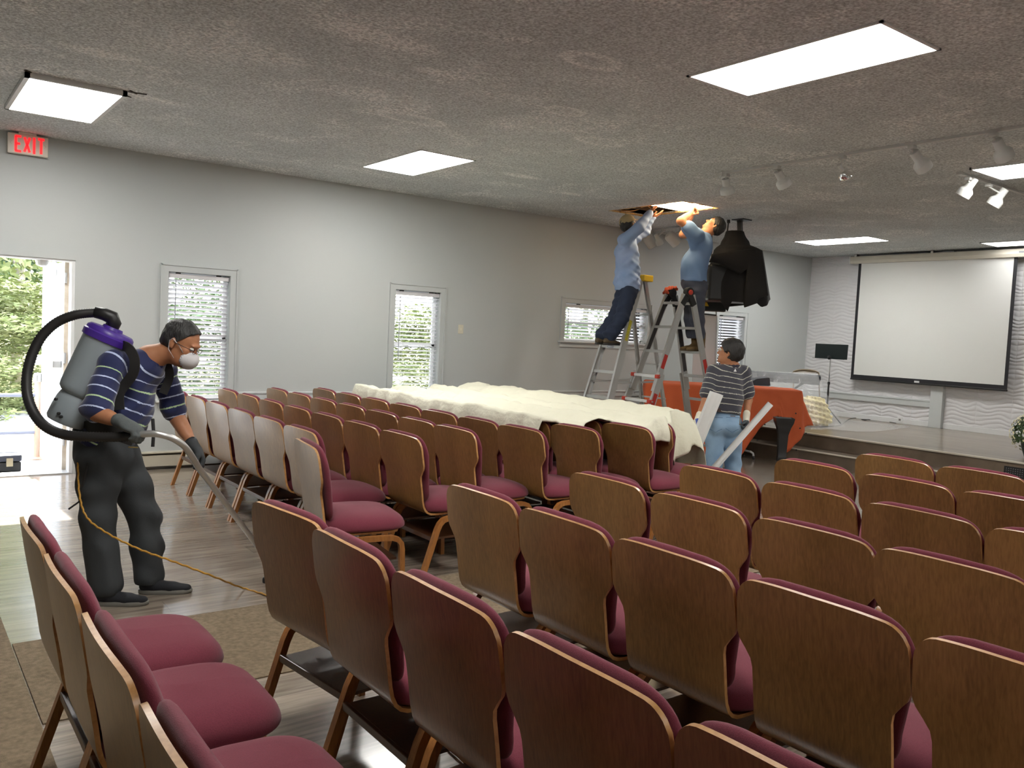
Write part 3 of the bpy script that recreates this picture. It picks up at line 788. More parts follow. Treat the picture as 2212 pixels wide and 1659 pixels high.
# ================================================================== CHAIRS
def chair_meshes():
    out = {}
    # profile of the bent ply shell (outer/back face), from back top down and forward under the seat
    prof = [(-.070, .868), (-.064, .83), (-.057, .79), (-.048, .74), (-.038, .69), (-.028, .64), (-.018, .59), (-.009, .54), (-.001, .49), (.008, .455),
            (.022, .428), (.042, .410), (.068, .400), (.10, .397), (.16, .396), (.24, .396), (.32, .397), (.40, .399), (.46, .402)]
    # densify
    P = []
    for (a, b) in zip(prof, prof[1:]):
        for t in (0, .5): P.append((a[0] + (b[0] - a[0]) * t, a[1] + (b[1] - a[1]) * t))
    P.append(prof[-1])
    extra = [(P[0][0] + (P[1][0] - P[0][0]) * t, P[0][1] + (P[1][1] - P[0][1]) * t) for t in (.12, .3, .6)]
    P = [P[0]] + extra + P[1:]
    s = [0]
    for a, b in zip(P, P[1:]): s.append(s[-1] + math.dist(a, b))
    L = s[-1]; NV = 16
    def halfw(u, z):
        if u < .30:
            w = .252 + .006 * min(1, u / .15)
            if u < .055: w = w - .055 + math.sqrt(max(0, .055 ** 2 - (.055 - u) ** 2))
            t = min(1, max(0, (u - .155) / .095)); t = t * t * (3 - 2 * t)
            w -= .050 * t
        else: w = .208
        e = L - u
        if e < .07: w = w - .07 + math.sqrt(max(0, .07 ** 2 - (.07 - e) ** 2))
        return max(w, .004)
    th = .012
    outer, inner = [], []
    for i, (x, z) in enumerate(P):
        a = P[max(i - 1, 0)]; b = P[min(i + 1, len(P) - 1)]
        tx, tz = b[0] - a[0], b[1] - a[1]; l = math.hypot(tx, tz); nx, nz = -tz / l, tx / l     # towards sitter
        if nx < 0 and nz < 0: nx, nz = -nx, -nz
        w = halfw(s[i], z)
        ro, ri = [], []
        for j in range(NV + 1):
            v = -1 + 2 * j / NV; y = v * w
            crown = .018 * (1 - abs(y / .26) ** 3.2) * max(0, 1 - s[i] / .35)
            curve = .016 * (y / .26) ** 2 * max(0, 1 - s[i] / .5)
            ro.append((x + curve, y, z + crown)); ri.append((x + curve + nx * th, y, z + crown + nz * th))
        outer.append(ro); inner.append(ri)
    mb = MB(); mb.grid(outer, 0, flip=False); mb.grid(inner, 0, flip=True)
    n = NV + 1; R = len(P); off = R * n
    def e(i, j, i2, j2, fl):
        q = (i * n + j, i2 * n + j2, off + i2 * n + j2, off + i * n + j)
        mb.f.append(q[::-1] if fl else q); mb.mi.append(1)
    for i in range(R - 1):
        e(i, 0, i + 1, 0, True); e(i, NV, i + 1, NV, False)
    for j in range(NV):
        e(0, j, 0, j + 1, False); e(R - 1, j, R - 1, j + 1, True)
    o = mb.build('shell', [M['chair_wood'], M['edge_wood']], auto=40); fix_normals(o); out['shell'] = o
    # cushions : rounded pads
    def pad(NU, NVv, fn):
        rows = []
        for i in range(NU + 1):
            ph = -math.pi / 2 + math.pi * i / NU; r = []
            for j in range(NVv):
                th_ = 2 * math.pi * j / NVv
                sg = lambda c, e_: math.copysign(abs(c) ** e_, c)
                r.append(fn(sg(math.cos(ph), .40) * sg(math.cos(th_), .36), sg(math.cos(ph), .40) * sg(math.sin(th_), .36), sg(math.sin(ph), .8)))
            r.append(r[0]); rows.append(r)
        mb = MB(); mb.grid(rows); return mb
    def backfn(a, b, c):      # a: height (-1..1), b: across, c: thickness
        z = .677 + a * .204; u = .872 - z
        w = halfw(max(u, .045) + (.01 if u > .1 else .0), z) + .001
        t = (.878 - z)
        xp = -.070 + t * .195 + .012
        crown = .018 * (1 - abs(b) ** 3.2) * max(0, 1 - u / .35)
        thick = .028 + .010 * math.sin(min(1, max(0, (u) / .38)) * math.pi)
        bulge = (1 - .25 * abs(b) ** 3) 
        return (xp + .026 + c * thick * bulge + .016 * b * b * .8, b * w, z + crown)
    o = pad(14, 40, backfn).build('back_cushion', M['fabric'], smooth=True); fix_normals(o); out['back'] = o
    def seatfn(a, b, c):      # a: front-back, b: across, c: vertical
        x = .262 + a * .238
        front = max(0, a); w = .243 * (1 - .20 * front ** 3)
        if a < 0: w = .243 - .03 * (-a) ** 2
        top = .066 + .020 * (1 - b * b) * (1 - .3 * a * a); 
        z = .432 + (c * top if c > 0 else c * .026)
        if c > 0: z -= .012 * front ** 2
        return (x, b * w, z)
    o = pad(14, 40, seatfn).build('seat_cushion', M['fabric'], smooth=True); fix_normals(o); out['seat'] = o
    # bent laminated side frame
    def frame(sy):
        path = [(-.005, 0), (.035, .12), (.075, .24), (.098, .31), (.115, .345), (.14, .368), (.175, .377), (.25, .379), (.33, .379), (.385, .377), (.418, .366), (.437, .343), (.443, .31), (.447, .2), (.455, 0)]
        rows = []
        for i, (x, z) in enumerate(path):
            a = path[max(i - 1, 0)]; b = path[min(i + 1, len(path) - 1)]
            l = math.hypot(b[0] - a[0], b[1] - a[1]); nx, nz = -(b[1] - a[1]) / l, (b[0] - a[0]) / l
            hh = .0145; y0, y1 = (.220, .252) if sy > 0 else (-.252, -.220)
            if i in (0, len(path) - 1): nx, nz = 1, 0
            sg = 1 if i < 8 else -1
            pr = [(nx * hh, y0), (nx * hh, y1), (-nx * hh, y1), (-nx * hh, y0)]
            if i == len(path) - 1: pr = [(-hh, y0), (-hh, y1), (hh, y1), (hh, y0)]; pr = [(hh, y0), (hh, y1), (-hh, y1), (-hh, y0)]
            if i == 0: pr = [(-hh, y0), (-hh, y1), (hh, y1), (hh, y0)]
            rows.append([(x + p[0], p[1], z + (nz * hh if k < 2 else -nz * hh) if i not in (0, len(path) - 1) else z) for k, p in enumerate(pr)])
        mb = MB(); vs = [p for r in rows for p in r]; fs = []
        for i in range(len(rows) - 1):
            for k in range(4): fs.append((i * 4 + k, i * 4 + (k + 1) % 4, i * 4 + 4 + (k + 1) % 4, i * 4 + 4 + k))
        fs += [(0, 1, 2, 3), tuple(len(rows) * 4 - 4 + k for k in range(4))]
        mb.add(vs, fs); o = mb.build('leg_frame', M['leg_wood'], auto=50); fix_normals(o); return o
    out['fl'] = frame(1); out['fr'] = frame(-1)
    m = MB()
    m.box(.075, .42, -.2195, .2195, .248, .260); m.box(.066, .082, -.2195, .2195, .240, .268, bev=.003)
    out['shelf'] = m.build('book_shelf', M['shelf_wood'])
    m = MB(); m.box(.20, .235, -.2195, .2195, .372, .3955)
    out['bar'] = m.build('cross_bar', M['shelf_wood'])
    m = MB(); m.box(.275, .305, .2525, .2575, .352, .372, bev=.002)
    out['lug'] = m.build('link_bracket', M['black'])
    return out
cm = chair_meshes()
proto = thing('padded_chair', 'x', 'chair')
for k in ('shell', 'back', 'seat', 'fl', 'fr', 'shelf', 'bar', 'lug'): cm[k].parent = proto
used = [False]
def chair(x, y, label, group, rz=0.0, sy=1.0):
    o = proto if not used[0] else copy_tree(proto)
    used[0] = True
    o.location = (x, y, 0); o.rotation_euler = (0, 0, math.radians(rz)); o.scale = (1, sy, 1)
    o['label'] = label; o['group'] = group
    return o
ORD = ['first', 'second', 'third', 'fourth', 'fifth', 'sixth', 'seventh', 'eighth', 'ninth', 'tenth', 'eleventh', 'twelfth']
def inview(x, y):
    for zz in (.3, .86):
        for yy in (-.25, .25):
            for xx in (-.07, .45):
                p = np.array([x + xx, y + yy, zz]) - EYE; d = p @ CF
                if d < .3: continue
                u = 1106 + F_PX * (p @ CR) / d; v = 829.5 - F_PX * (p @ CU) / d
                if 5 < u < 2207 and 5 < v < 1654: return True
    return False
right = [('back row', .345, [2.86, 2.36, 1.81, 1.28]), ('second row from the back', 1.115, [2.80, 2.31, 1.77, 1.24]), ('third row from the back', 1.95, [2.80, 2.28, 1.76, 1.24]),
         ('fourth row from the back', 2.69, [2.84, 2.29, 1.75, 1.25]), ('fifth row from the back', 3.43, [2.79, 2.26, 1.73]), ('sixth row from the back', 4.20, [2.74, 2.20]), ('front row', 4.98, [2.69])]
for nm, xt, ys in right:
    while ys[-1] > -4: ys.append(ys[-1] - .518)
    k = 0
    for y in ys:
        if not inview(xt + .07, y): continue
        rz = {'second row from the back': (7 if k == 0 else 0)}.get(nm, -1.5 * (nm in ('fifth row from the back', 'sixth row from the back', 'front row')))
        chair(xt + .07, y, 'burgundy padded chair, right block, %s, %s from its left end' % (nm, ORD[k]), 'burgundy chairs of the right block', rz)
        k += 1
left = [('back row', 2.08, [(4.36, -.22), 4.98, 5.53, 6.08, 6.63, 7.18, 7.73]), ('second row', 2.57, [4.58, 5.12, 5.67, 6.22, 6.77, 7.32, 7.87]), ('third row', 3.08, [4.75, 5.25, 5.79, 6.33, 6.87, 7.41, 7.95]),
        ('fourth row', 3.56, [4.64, 5.17, 5.72, 6.27, 6.82, 7.37, 7.92]), ('fifth row', 4.01, [4.58, 5.13, 5.68, 6.23, 6.78, 7.33, 7.88]), ('sixth row', 4.50, [4.54, 5.09, 5.64]), ('seventh row', 4.98, [4.78, 5.33])]
for nm, xt, ys in left:
    for k, y in enumerate(ys):
        dx = 0
        if isinstance(y, tuple): y, dx = y
        rz = -9 if (nm == 'back row' and k == 0) else 0
        chair(xt + .07 + dx, y, 'burgundy padded chair, left block, %s from the back, %s from the aisle end' % (nm.replace('back row', 'first row'), ORD[k]), 'burgundy chairs of the left block', rz, 1.05)
# ================================================================== PEOPLE: smooth-blended solids turned into one surface
class Body:
    """a field of rounded limbs blended into one skin; every primitive also carries a length coordinate s for stripes"""
    def __init__(s, res=.008, k=.025, pad=.03):
        s.res, s.k, s.pad, s.pr, s.cuts = res, k, pad, [], []
    def cone(s, a, b, ra, rb, k=None, s0=0.0, flat=None, s1=None):
        s.pr.append(('c', np.array(a, float), np.array(b, float), ra, rb, s.k if k is None else k, s0, flat, s1)); return s
    def chain(s, pts, rr, k=None, s0=0.0, flat=None):
        l = s0
        for i in range(len(pts) - 1):
            s.cone(pts[i], pts[i + 1], rr[i], rr[i + 1], k, l, flat); l += float(np.linalg.norm(np.array(pts[i + 1]) - np.array(pts[i])))
        return s
    def ell(s, c, ax, k=None, s0=0.0, sdir=(0, 0, 1)):
        """ax: three vectors (axes with their radii as lengths)"""
        s.pr.append(('e', np.array(c, float), np.array(ax, float), None, None, s.k if k is None else k, s0, np.array(sdir, float), None)); return s
    def cut(s, p, n):
        """remove everything on the side n points to"""
        s.cuts.append(('p', np.array(p, float), np.array(n, float) / np.linalg.norm(n))); return s
    def carve(s, c, ax):
        s.cuts.append(('e', np.array(c, float), np.array(ax, float))); return s
    def bound(s, p):
        if p[0] == 'c':
            f = 1.0 if p[7] is None else 1.0
            return np.minimum(p[1] - p[3], p[2] - p[4]), np.maximum(p[1] + p[3], p[2] + p[4])
        e = np.sqrt((p[2] ** 2).sum(0)); return p[1] - e, p[1] + e
    def mesh(s, name, wr=None):
        B = [s.bound(p) for p in s.pr]
        lo = np.min([b[0] for b in B], 0) - s.pad; hi = np.max([b[1] for b in B], 0) + s.pad
        n = np.ceil((hi - lo) / s.res).astype(int) + 1
        G = np.full(n, .08, np.float32); S = np.zeros(n, np.float32)
        axs = [lo[i] + s.res * np.arange(n[i]) for i in range(3)]
        for p, (bl, bh) in zip(s.pr, B):
            m = .05 + p[5]
            i0 = np.maximum(0, np.floor((bl - m - lo) / s.res).astype(int)); i1 = np.minimum(n, np.ceil((bh + m - lo) / s.res).astype(int) + 1)
            sl = tuple(slice(a, b) for a, b in zip(i0, i1))
            X = np.stack(np.meshgrid(*[axs[i][sl[i]] for i in range(3)], indexing='ij'), -1)
            if p[0] == 'c':
                a, b = p[1], p[2]; ab = b - a; L2 = ab @ ab + 1e-12
                q = X - a
                if p[7] is not None:          # flattened limb: (direction, factor)
                    d, f = np.array(p[7][0], float), p[7][1]; d = d / np.linalg.norm(d)
                    q = q + (q @ d)[..., None] * d * (1 / f - 1); ab2 = ab + (ab @ d) * d * (1 / f - 1)
                else: ab2 = ab
                L2 = ab2 @ ab2 + 1e-12
                t = np.clip((q @ ab2) / L2, 0, 1)
                D = np.linalg.norm(q - t[..., None] * ab2, axis=-1) - (p[3] + (p[4] - p[3]) * t)
                if p[7] is not None: D = D * (.5 + .5 * p[7][1])
                tt = ((X - a) @ ab) / (ab @ ab + 1e-12)
                ss = p[6] + (tt * math.sqrt(ab @ ab) if p[8] is None else tt * (p[8] - p[6]))
            else:
                ax = p[2]; r = np.linalg.norm(ax, axis=1); U = ax / r[:, None]
                q = np.stack([(X - p[1]) @ U[i] / r[i] for i in range(3)], -1)
                l = np.linalg.norm(q, axis=-1) + 1e-9; l2 = np.linalg.norm(q / r, axis=-1) + 1e-9
                D = l * (l - 1) / l2
                ss = p[6] + (X - p[1]) @ p[7]
            g = G[sl]; k = max(p[5], 1e-4)
            h = np.clip(.5 + .5 * (g - D) / k, 0, 1)
            G[sl] = g * (1 - h) + D * h - k * h * (1 - h)
            S[sl] = S[sl] * (1 - h) + ss * h
        if wr is not None or s.cuts:
            X = np.stack(np.meshgrid(*axs, indexing='ij'), -1).astype(np.float32)
            if wr is not None:
                near = np.abs(G) < .04
                G[near] += wr(X[near]).astype(np.float32)
            for c in s.cuts:
                if c[0] == 'p': G = np.maximum(G, (X - c[1]) @ c[2])
                else:
                    ax = c[2]; r = np.linalg.norm(ax, axis=1); U = ax / r[:, None]
                    q = np.stack([(X - c[1]) @ U[i] / r[i] for i in range(3)], -1)
                    l = np.linalg.norm(q, axis=-1) + 1e-9; l2 = np.linalg.norm(q / r, axis=-1) + 1e-9
                    G = np.maximum(G, -(l * (l - 1) / l2))
        # surface nets
        neg = G < 0
        c0 = neg[:-1, :-1, :-1]; cnt = np.zeros(c0.shape, np.int8); 
        for dx in (0, 1):
            for dy in (0, 1):
                for dz in (0, 1):
                    cnt += neg[dx:dx + n[0] - 1, dy:dy + n[1] - 1, dz:dz + n[2] - 1]
        act = (cnt > 0) & (cnt < 8)
        idx = np.argwhere(act); N = len(idx)
        pos = np.zeros((N, 3)); w = np.zeros(N); sv = np.zeros(N)
        cr = [(a, b) for a in range(8) for b in range(8) if a < b and bin(a ^ b).count('1') == 1]
        co = [np.array([(c >> 2) & 1, (c >> 1) & 1, c & 1]) for c in range(8)]
        gv = [G[idx[:, 0] + c[0], idx[:, 1] + c[1], idx[:, 2] + c[2]] for c in co]
        for a, b in cr:
            m = (gv[a] < 0) != (gv[b] < 0)
            t = gv[a][m] / (gv[a][m] - gv[b][m])
            pos[m] += co[a] + (co[b] - co[a]) * t[:, None]; w[m] += 1
        pos = pos / w[:, None]
        sv = np.mean([S[idx[:, 0] + c[0], idx[:, 1] + c[1], idx[:, 2] + c[2]] for c in co], 0)
        V_ = lo + (idx + pos) * s.res
        vid = np.full(act.shape, -1, np.int64); vid[tuple(idx.T)] = np.arange(N)
        F = []
        for ax in range(3):
            o1, o2 = (ax + 1) % 3, (ax + 2) % 3
            a = neg; sh = [slice(None)] * 3; s2 = [slice(None)] * 3; sh[ax] = slice(0, n[ax] - 1); s2[ax] = slice(1, n[ax])
            A, Bq = a[tuple(sh)], a[tuple(s2)]
            e = np.argwhere(A != Bq)
            ok = (e[:, o1] > 0) & (e[:, o2] > 0) & (e[:, o1] < n[o1] - 1) & (e[:, o2] < n[o2] - 1)
            e = e[ok]
            fl = A[tuple(e.T)]
            def g(d1, d2):
                q = e.copy(); q[:, o1] -= d1; q[:, o2] -= d2; return vid[tuple(q.T)]
            q = np.stack([g(0, 0), g(1, 0), g(1, 1), g(0, 1)], 1)
            q[~fl] = q[~fl][:, ::-1]
            F.append(q)
        F = np.concatenate(F); F = F[(F >= 0).all(1)]
        # one smoothing pass
        for _ in range(2):
            acc = np.zeros_like(V_); c = np.zeros(N)
            for i in range(4):
                np.add.at(acc, F[:, i], V_[F[:, (i + 1) % 4]]); np.add.at(c, F[:, i], 1)
            V_ = V_ * .5 + .5 * acc / np.maximum(c, 1)[:, None]
        me = bpy.data.meshes.new(name)
        me.from_pydata(V_.tolist(), [], F.tolist())
        at_ = me.attributes.new('s', 'FLOAT', 'POINT'); at_.data.foreach_set('value', sv.astype(np.float32))
        me.polygons.foreach_set('use_smooth', [True] * len(me.polygons)); me.update()
        return me
    def obj(s, name, material, parent, wr=None):
        me = s.mesh(name, wr); me.materials.append(material)
        o = bpy.data.objects.new(name, me); COL.objects.link(o); put(o, parent); return o

def nrm(v): v = np.array(v, float); return v / np.linalg.norm(v)
def folds(dirs, amp, seed=0):
    """soft cloth folds: a few slanted waves, warped"""
    r = np.random.default_rng(seed); ws = []
    for d, wl in dirs:
        ws.append((nrm(d) * 2 * np.pi / wl, r.uniform(0, 6), r.normal(0, 1, 3) * 5))
    def f(X):
        t = 0
        for kv, ph, wv in ws:
            t = t + np.sin(X @ kv + ph + 1.3 * np.sin(X @ wv + ph)) * (.5 + .5 * np.sin(X @ (wv[::-1] * .9) + 1.7 * ph))
        return amp * t
    return f
def head(B, c, Fv, Uv, sc=1.0, neck=None, nr=(.056, .062)):
    """skin of a head: c centre, Fv facing, Uv up"""
    Fv = nrm(Fv); Uv = nrm(np.array(Uv) - Fv * np.dot(Fv, Uv)); Lv = np.cross(Uv, Fv); c = np.array(c, float)
    P = lambda f, l, u: c + (Fv * f + Lv * l + Uv * u) * sc
    A = lambda f, l, u: [Fv * f * sc, Lv * l * sc, Uv * u * sc]
    B.ell(P(-.010, 0, .030), A(.095, .075, .088), .01)
    B.ell(P(.025, 0, -.040), A(.066, .060, .082), .02)
    B.ell(P(.045, 0, -.082), A(.042, .044, .030), .025)
    B.cone(P(.088, 0, .008), P(.109, 0, -.026), .008 * sc, .013 * sc, .012)
    B.ell(P(.098, 0, -.033), A(.010, .018, .009), .006)
    B.ell(P(.084, 0, .028), A(.014, .050, .010), .015)
    B.ell(P(.090, 0, -.058), A(.010, .023, .006), .006); B.ell(P(.088, 0, -.068), A(.010, .020, .007), .006)
    B.ell(P(.080, 0, -.098), A(.018, .022, .016), .015)
    for sd in (1, -1):
        B.ell(P(.060, sd * .040, -.020), A(.022, .022, .020), .02)
        B.ell(P(-.012, sd * .079, -.006), A(.017, .008, .030), .008); B.ell(P(-.004, sd * .077, -.026), A(.010, .008, .012), .006)
        B.carve(P(.094, sd * .032, .010), A(.014, .017, .010))
    if neck is not None: B.cone(P(-.02, 0, -.055), neck, nr[0] * sc, nr[1] * sc, .03)
    return P, A, Fv, Lv, Uv
def hair_cap(c, Fv, Uv, mat_, parent, sc=1.0, front=.070, low=-.055, thick=.010, bald=None, res=.006, name='hair', fc=(.095, .12, .115)):
    Fv = nrm(Fv); Uv = nrm(np.array(Uv) - Fv * np.dot(Fv, Uv)); Lv = np.cross(Uv, Fv); c = np.array(c, float)
    P = lambda f, l, u: c + (Fv * f + Lv * l + Uv * u) * sc
    A = lambda f, l, u: [Fv * f * sc, Lv * l * sc, Uv * u * sc]
    H = Body(res=res, k=.02)
    H.ell(P(-.012, 0, .034), A(.099 + thick, .077 + thick, .090 + thick)); H.ell(P(-.045, 0, -.010), A(.062 + thick, .068 + thick, .062))
    H.carve(P(.085, 0, -.055), A(*fc))           # face
    for sd in (1, -1): H.carve(P(.0, sd * .092, -.035), A(.032, .03, .042))
    H.cut(P(0, 0, low), -Uv)
    if bald: H.carve(P(*bald[0]), A(*bald[1]))
    r = np.random.default_rng(3)
    return H.obj(name, mat_, parent, lambda X: .0022 * np.sin(X @ (Fv * 90 + Lv * 60) + 3 * np.sin(X @ (Uv * 40))) + .0018 * np.sin(X @ (Lv * 170 + Uv * 60)))
def hand(B, w, D, Nn, Tt, curl=.5, sc=1.0, spread=.02, grow=1.0, curls=None):
    """w wrist, D towards the fingers, Nn palm normal (fingers curl towards it), Tt side of the thumb"""
    w = np.array(w, float); D = nrm(D); Nn = nrm(np.array(Nn) - D * np.dot(D, Nn)); Tt = nrm(np.array(Tt) - D * np.dot(D, Tt) - Nn * np.dot(Nn, Tt))
    g = grow
    B.ell(w + D * .045 * sc, [D * .052 * sc, Tt * .040 * sc * g, Nn * .017 * sc * g], .015)
    B.cone(w, w + D * .03 * sc, .026 * sc * g, .024 * sc * g, .02, flat=(Nn, .75))
    for i, (off, ln) in enumerate(((.030, .070), (.010, .078), (-.010, .072), (-.029, .056))):
        c = curl if curls is None else curls[i]
        p = w + D * (.082 - abs(i - 1) * .004) * sc + Tt * off * sc
        a = .0; d = D + Tt * off * spread * 20
        d = nrm(d)
        for j, f in enumerate((.42, .33, .25)):
            a += c * (.9 if j == 0 else 1.15)
            dd = d * math.cos(a) + Nn * math.sin(a)
            q = p + dd * ln * f * sc
            B.cone(p, q, (.0095 - j * .0008) * sc * g, (.009 - j * .0009) * sc * g, .004)
            p = q
    p = w + D * .022 * sc + Tt * .026 * sc
    q = p + (D * .60 + Tt * .55 + Nn * .35) * .046 * sc; B.cone(p, q, .0145 * sc * g, .0115 * sc * g, .01)
    r_ = q + nrm(D * .9 + Tt * .1 + Nn * (.3 + curl * .7)) * .032 * sc; B.cone(q, r_, .011 * sc * g, .0095 * sc * g, .004)
    return B
def shoe(name, parent, heel, toe, up=(0, 0, 1), upper=None, sole=None, h=.075, w=.048, boot=0.0, ank=None):
    heel = np.array(heel, float); toe = np.array(toe, float); f = nrm(toe - heel); u = np.array(up, float); l = np.cross(u, f); L = float(np.linalg.norm(toe - heel))
    P = lambda a, b, c: heel + f * a * L + l * b + u * c
    B = Body(res=.005, k=.02)
    B.cone(P(.13, 0, .045), P(.30, 0, .050), .034, .038, flat=(l, .95)); B.cone(P(.3, 0, .045), P(.62, .0, .032), .040, .034, flat=(u, .85)); B.cone(P(.62, 0, .032), P(.86, 0, .026), .042, .034, flat=(u, .62))
    if boot: B.cone(P(.16, 0, .06), P(.20, 0, boot), .042, .052)
    B.cut(P(0, 0, .014), -u)
    o = B.obj(name, upper, parent)
    pts = []
    for i in range(28):
        a = 2 * math.pi * i / 28; x = math.cos(a); y = math.sin(a)
        ww = w * (.80 if x < 0 else .80 + .30 * math.sin(math.pi * min(1, x * 1.1)) * .6)
        pts.append(P(.5 + .5 * math.copysign(abs(x) ** .75, x), math.copysign(abs(y) ** .8, y) * ww * (1 - .12 * max(0, x) ** 4), 0))
    m = MB(); rows = []
    for hh, sc_ in ((.0, .94), (.006, 1.0), (.020, 1.0), (.024, .96)):
        c_ = sum(pts) / len(pts); rr = [c_ + (p - c_) * sc_ + u * (hh + (.008 if False else 0)) for p in pts]; rows.append(rr + [rr[0]])
    m.grid(rows); m.f.append(tuple(range(28))[::-1]); m.mi.append(0); k = 3 * 29; m.f.append(tuple(k + i for i in range(28))); m.mi.append(0)
    s_ = m.build('sole', sole, None, auto=50); fix_normals(s_); put(s_, parent)
    return o
def glasses(parent, P, sc=1.0, mt=None):
    m = MB()
    for sd in (1, -1):
        ring = [P(.104, sd * .032 + .021 * math.cos(a), .006 + .015 * math.sin(a)) for a in np.linspace(0, 2 * math.pi, 17)]
        m.tube(ring, .0014, 6, caps=False)
        m.tube([P(.102, sd * .053, .010), P(.05, sd * .082, .008), P(-.01, sd * .084, .004)], .0016, 6)
    m.tube([P(.106, .011, .010), P(.112, 0, .012), P(.106, -.011, .010)], .0014, 6)
    m.build('glasses', mt, parent, smooth=True)
def eyes(parent, P):
    for sd in (1, -1):
        m = MB(); m.lathe([(.0008, -.011), (.006, -.0095), (.0098, -.005), (.011, 0), (.0098, .005), (.006, .0095), (.0008, .011)], P(.082, sd * .032, .008), n=12)
        m.build('eye', M['eye'], parent, smooth=True)
R3 = np.array([.799, -.602, 0.0]); F3 = np.array([.602, .799, 0.0]); Z3 = np.array([0, 0, 1.0])    # room directions: to the right of the view, away from it, up
def A3(px, py, D): return np.array(dp(px, py, D))
denim_navy = mat('dark_navy_denim', (.012, .020, .045), .85, bump=(120, .3, .003), vary=(9, (.02, .032, .065), .8))
charcoal = mat('charcoal_trousers', (.030, .034, .037), .85, bump=(160, .25, .002), vary=(6, (.040, .045, .05), .8))

# ------------------------------------------------------------------ 1. man with the backpack vacuum
D0 = 4.55
vm = thing('person', 'man in navy striped polo and face mask bending to vacuum with a backpack vacuum', 'person', (1.2, 4.72, 0), 0)
hc = A3(391, 741, 4.58); fw = nrm(R3 * .84 - Z3 * .46 - F3 * .06); up = nrm(R3 * .42 + Z3 * .85)
nk = A3(322, 775, 4.58); ch = A3(292, 815, 4.58); ab = A3(262, 890, 4.58); pv = A3(226, 955, 4.56)
shR = A3(243, 785, 4.43); elR = A3(205, 890, 4.30); wrR = A3(268, 915, 4.24); hdR = A3(300, 932, 4.22)
shL = A3(352, 795, 4.80); elL = A3(380, 898, 4.84); wrL = A3(421, 968, 4.76)
B = Body(res=.0065, k=.03)
P, Ax, hF, hL, hU = head(B, hc, fw, up, 1.0, nk, (.056, .066))
B.cone(nk, ch, .070, .085, .03)
B.cone(ch, ab, .09, .10, .03); B.cone(nk, shR, .05, .045, .02); B.cone(nk, shL, .05, .045, .02)
B.chain([shR, elR, wrR], [.048, .040, .027], .02); B.chain([shL, elL, wrL], [.046, .040, .027], .02)
for e, w in ((elR, wrR), (elL, wrL)): B.cone(e + (w - e) * .15, e + (w - e) * .5, .042, .034, .02)
hand(B, wrR, hdR - wrR, -Z3, F3, .8); dL = nrm(R3 * .55 - Z3 * .8); hand(B, wrL, dL, -R3 * .8 - F3 * .5 - Z3 * .5, -F3, .75)
B.obj('body', M['skin'], vm)
eyes(vm, P)
hair_cap(hc, fw, up, mat('greying_hair', (.012, .011, .011), .5, bump=(140, .8, .01, (1, 1, .2)), vary=(22, (.05, .05, .05), .6, (1, 1, .4))), vm, thick=.006, fc=(.116, .120, .150))
glasses(vm, P, 1, mat('dark_frame', (.02, .02, .025), .3, .5))
# mask
mk = Body(res=.004, k=.02); mk.ell(P(.066, 0, -.055), Ax(.072, .062, .060)); mk.carve(P(.045, 0, -.055), Ax(.070, .060, .075)); mk.carve(P(-.05, 0, -.04), Ax(.085, .12, .12)); mk.cut(P(.1, 0, -.006), hU + hF * .25)
mk.obj('face_mask', mat('mask_white', srgb(205, 203, 205), .85), vm)
for sd in (1, -1):
    m = MB(); m.tube([P(.062, sd * .063, -.025), P(.03, sd * .078, .0), P(-.015, sd * .088, .018), P(-.028, sd * .084, 0), P(-.01, sd * .082, -.045), P(.035, sd * .068, -.075)], .0018, 6)
    m.build('mask_loop', mk and MATS['mask_white'], vm, smooth=True)
# polo shirt
navy = srgb(22, 32, 78)
sm = stripe_mat('navy_stripe_knit', navy, [(.174, .02, .0075, srgb(186, 198, 228)), (.174, .078, .0075, srgb(186, 198, 228)), (.174, .136, .0085, srgb(182, 208, 164))])
S = Body(res=.0065, k=.045)
tw = nrm(pv - nk)
side = nrm(shR - shL)
S.cone(nk + tw * .04, ch, .085, .125, .05, .0, flat=(np.cross(side, tw), .85)); S.cone(ch, ab, .132, .138, .05, .11, flat=(np.cross(side, tw), .88)); S.cone(ab, pv - tw * .0, .140, .150, .05, .30, flat=(np.cross(side, tw), .88))
S.cone(nk + tw * .05, shR, .075, .066, .05, .02, s1=.09); S.cone(nk + tw * .05, shL, .075, .066, .05, .02, s1=.09)
S.ell(ab + nrm(R3 * .9 - Z3 * .3) * .045, [tw * .15, side * .11, np.cross(side, tw) * .10], .06, .30, tw)
eR = shR + (elR - shR) * .92; eL = shL + (elL - shL) * .85
S.cone(shR, eR, .066, .078, .03, .09); S.cone(shL, eL, .064, .070, .03, .09)
S.cut(pv + tw * .03, tw); dR = nrm(elR - shR); 
for q, dd in ((eR, dR), (eL, nrm(elL - shL))): S.cuts.append(('p', q + dd * .012, dd)) if False else None
S.obj('polo_shirt', sm, vm, folds([((.3, .2, 1), .11), ((1, -.6, .5), .16), ((.6, .5, -1), .07)], .0035, 2))
cl = Body(res=.005, k=.015); a = nk + hF * .02
ringc = [nk + tw * .015 + (side * math.cos(t) * .080 + np.cross(side, tw) * math.sin(t) * .075) for t in np.linspace(0, 2 * math.pi, 15)]
for p, q in zip(ringc, ringc[1:]): cl.cone(p, q, .012, .012, .01, flat=None)
for p, q in zip(ringc, ringc[1:]): cl.cone(p - tw * .018 - (p - nk) * .12, q - tw * .018 - (q - nk) * .12, .010, .010, .02)
cl.obj('collar', mat('navy_collar', navy, .85), vm)
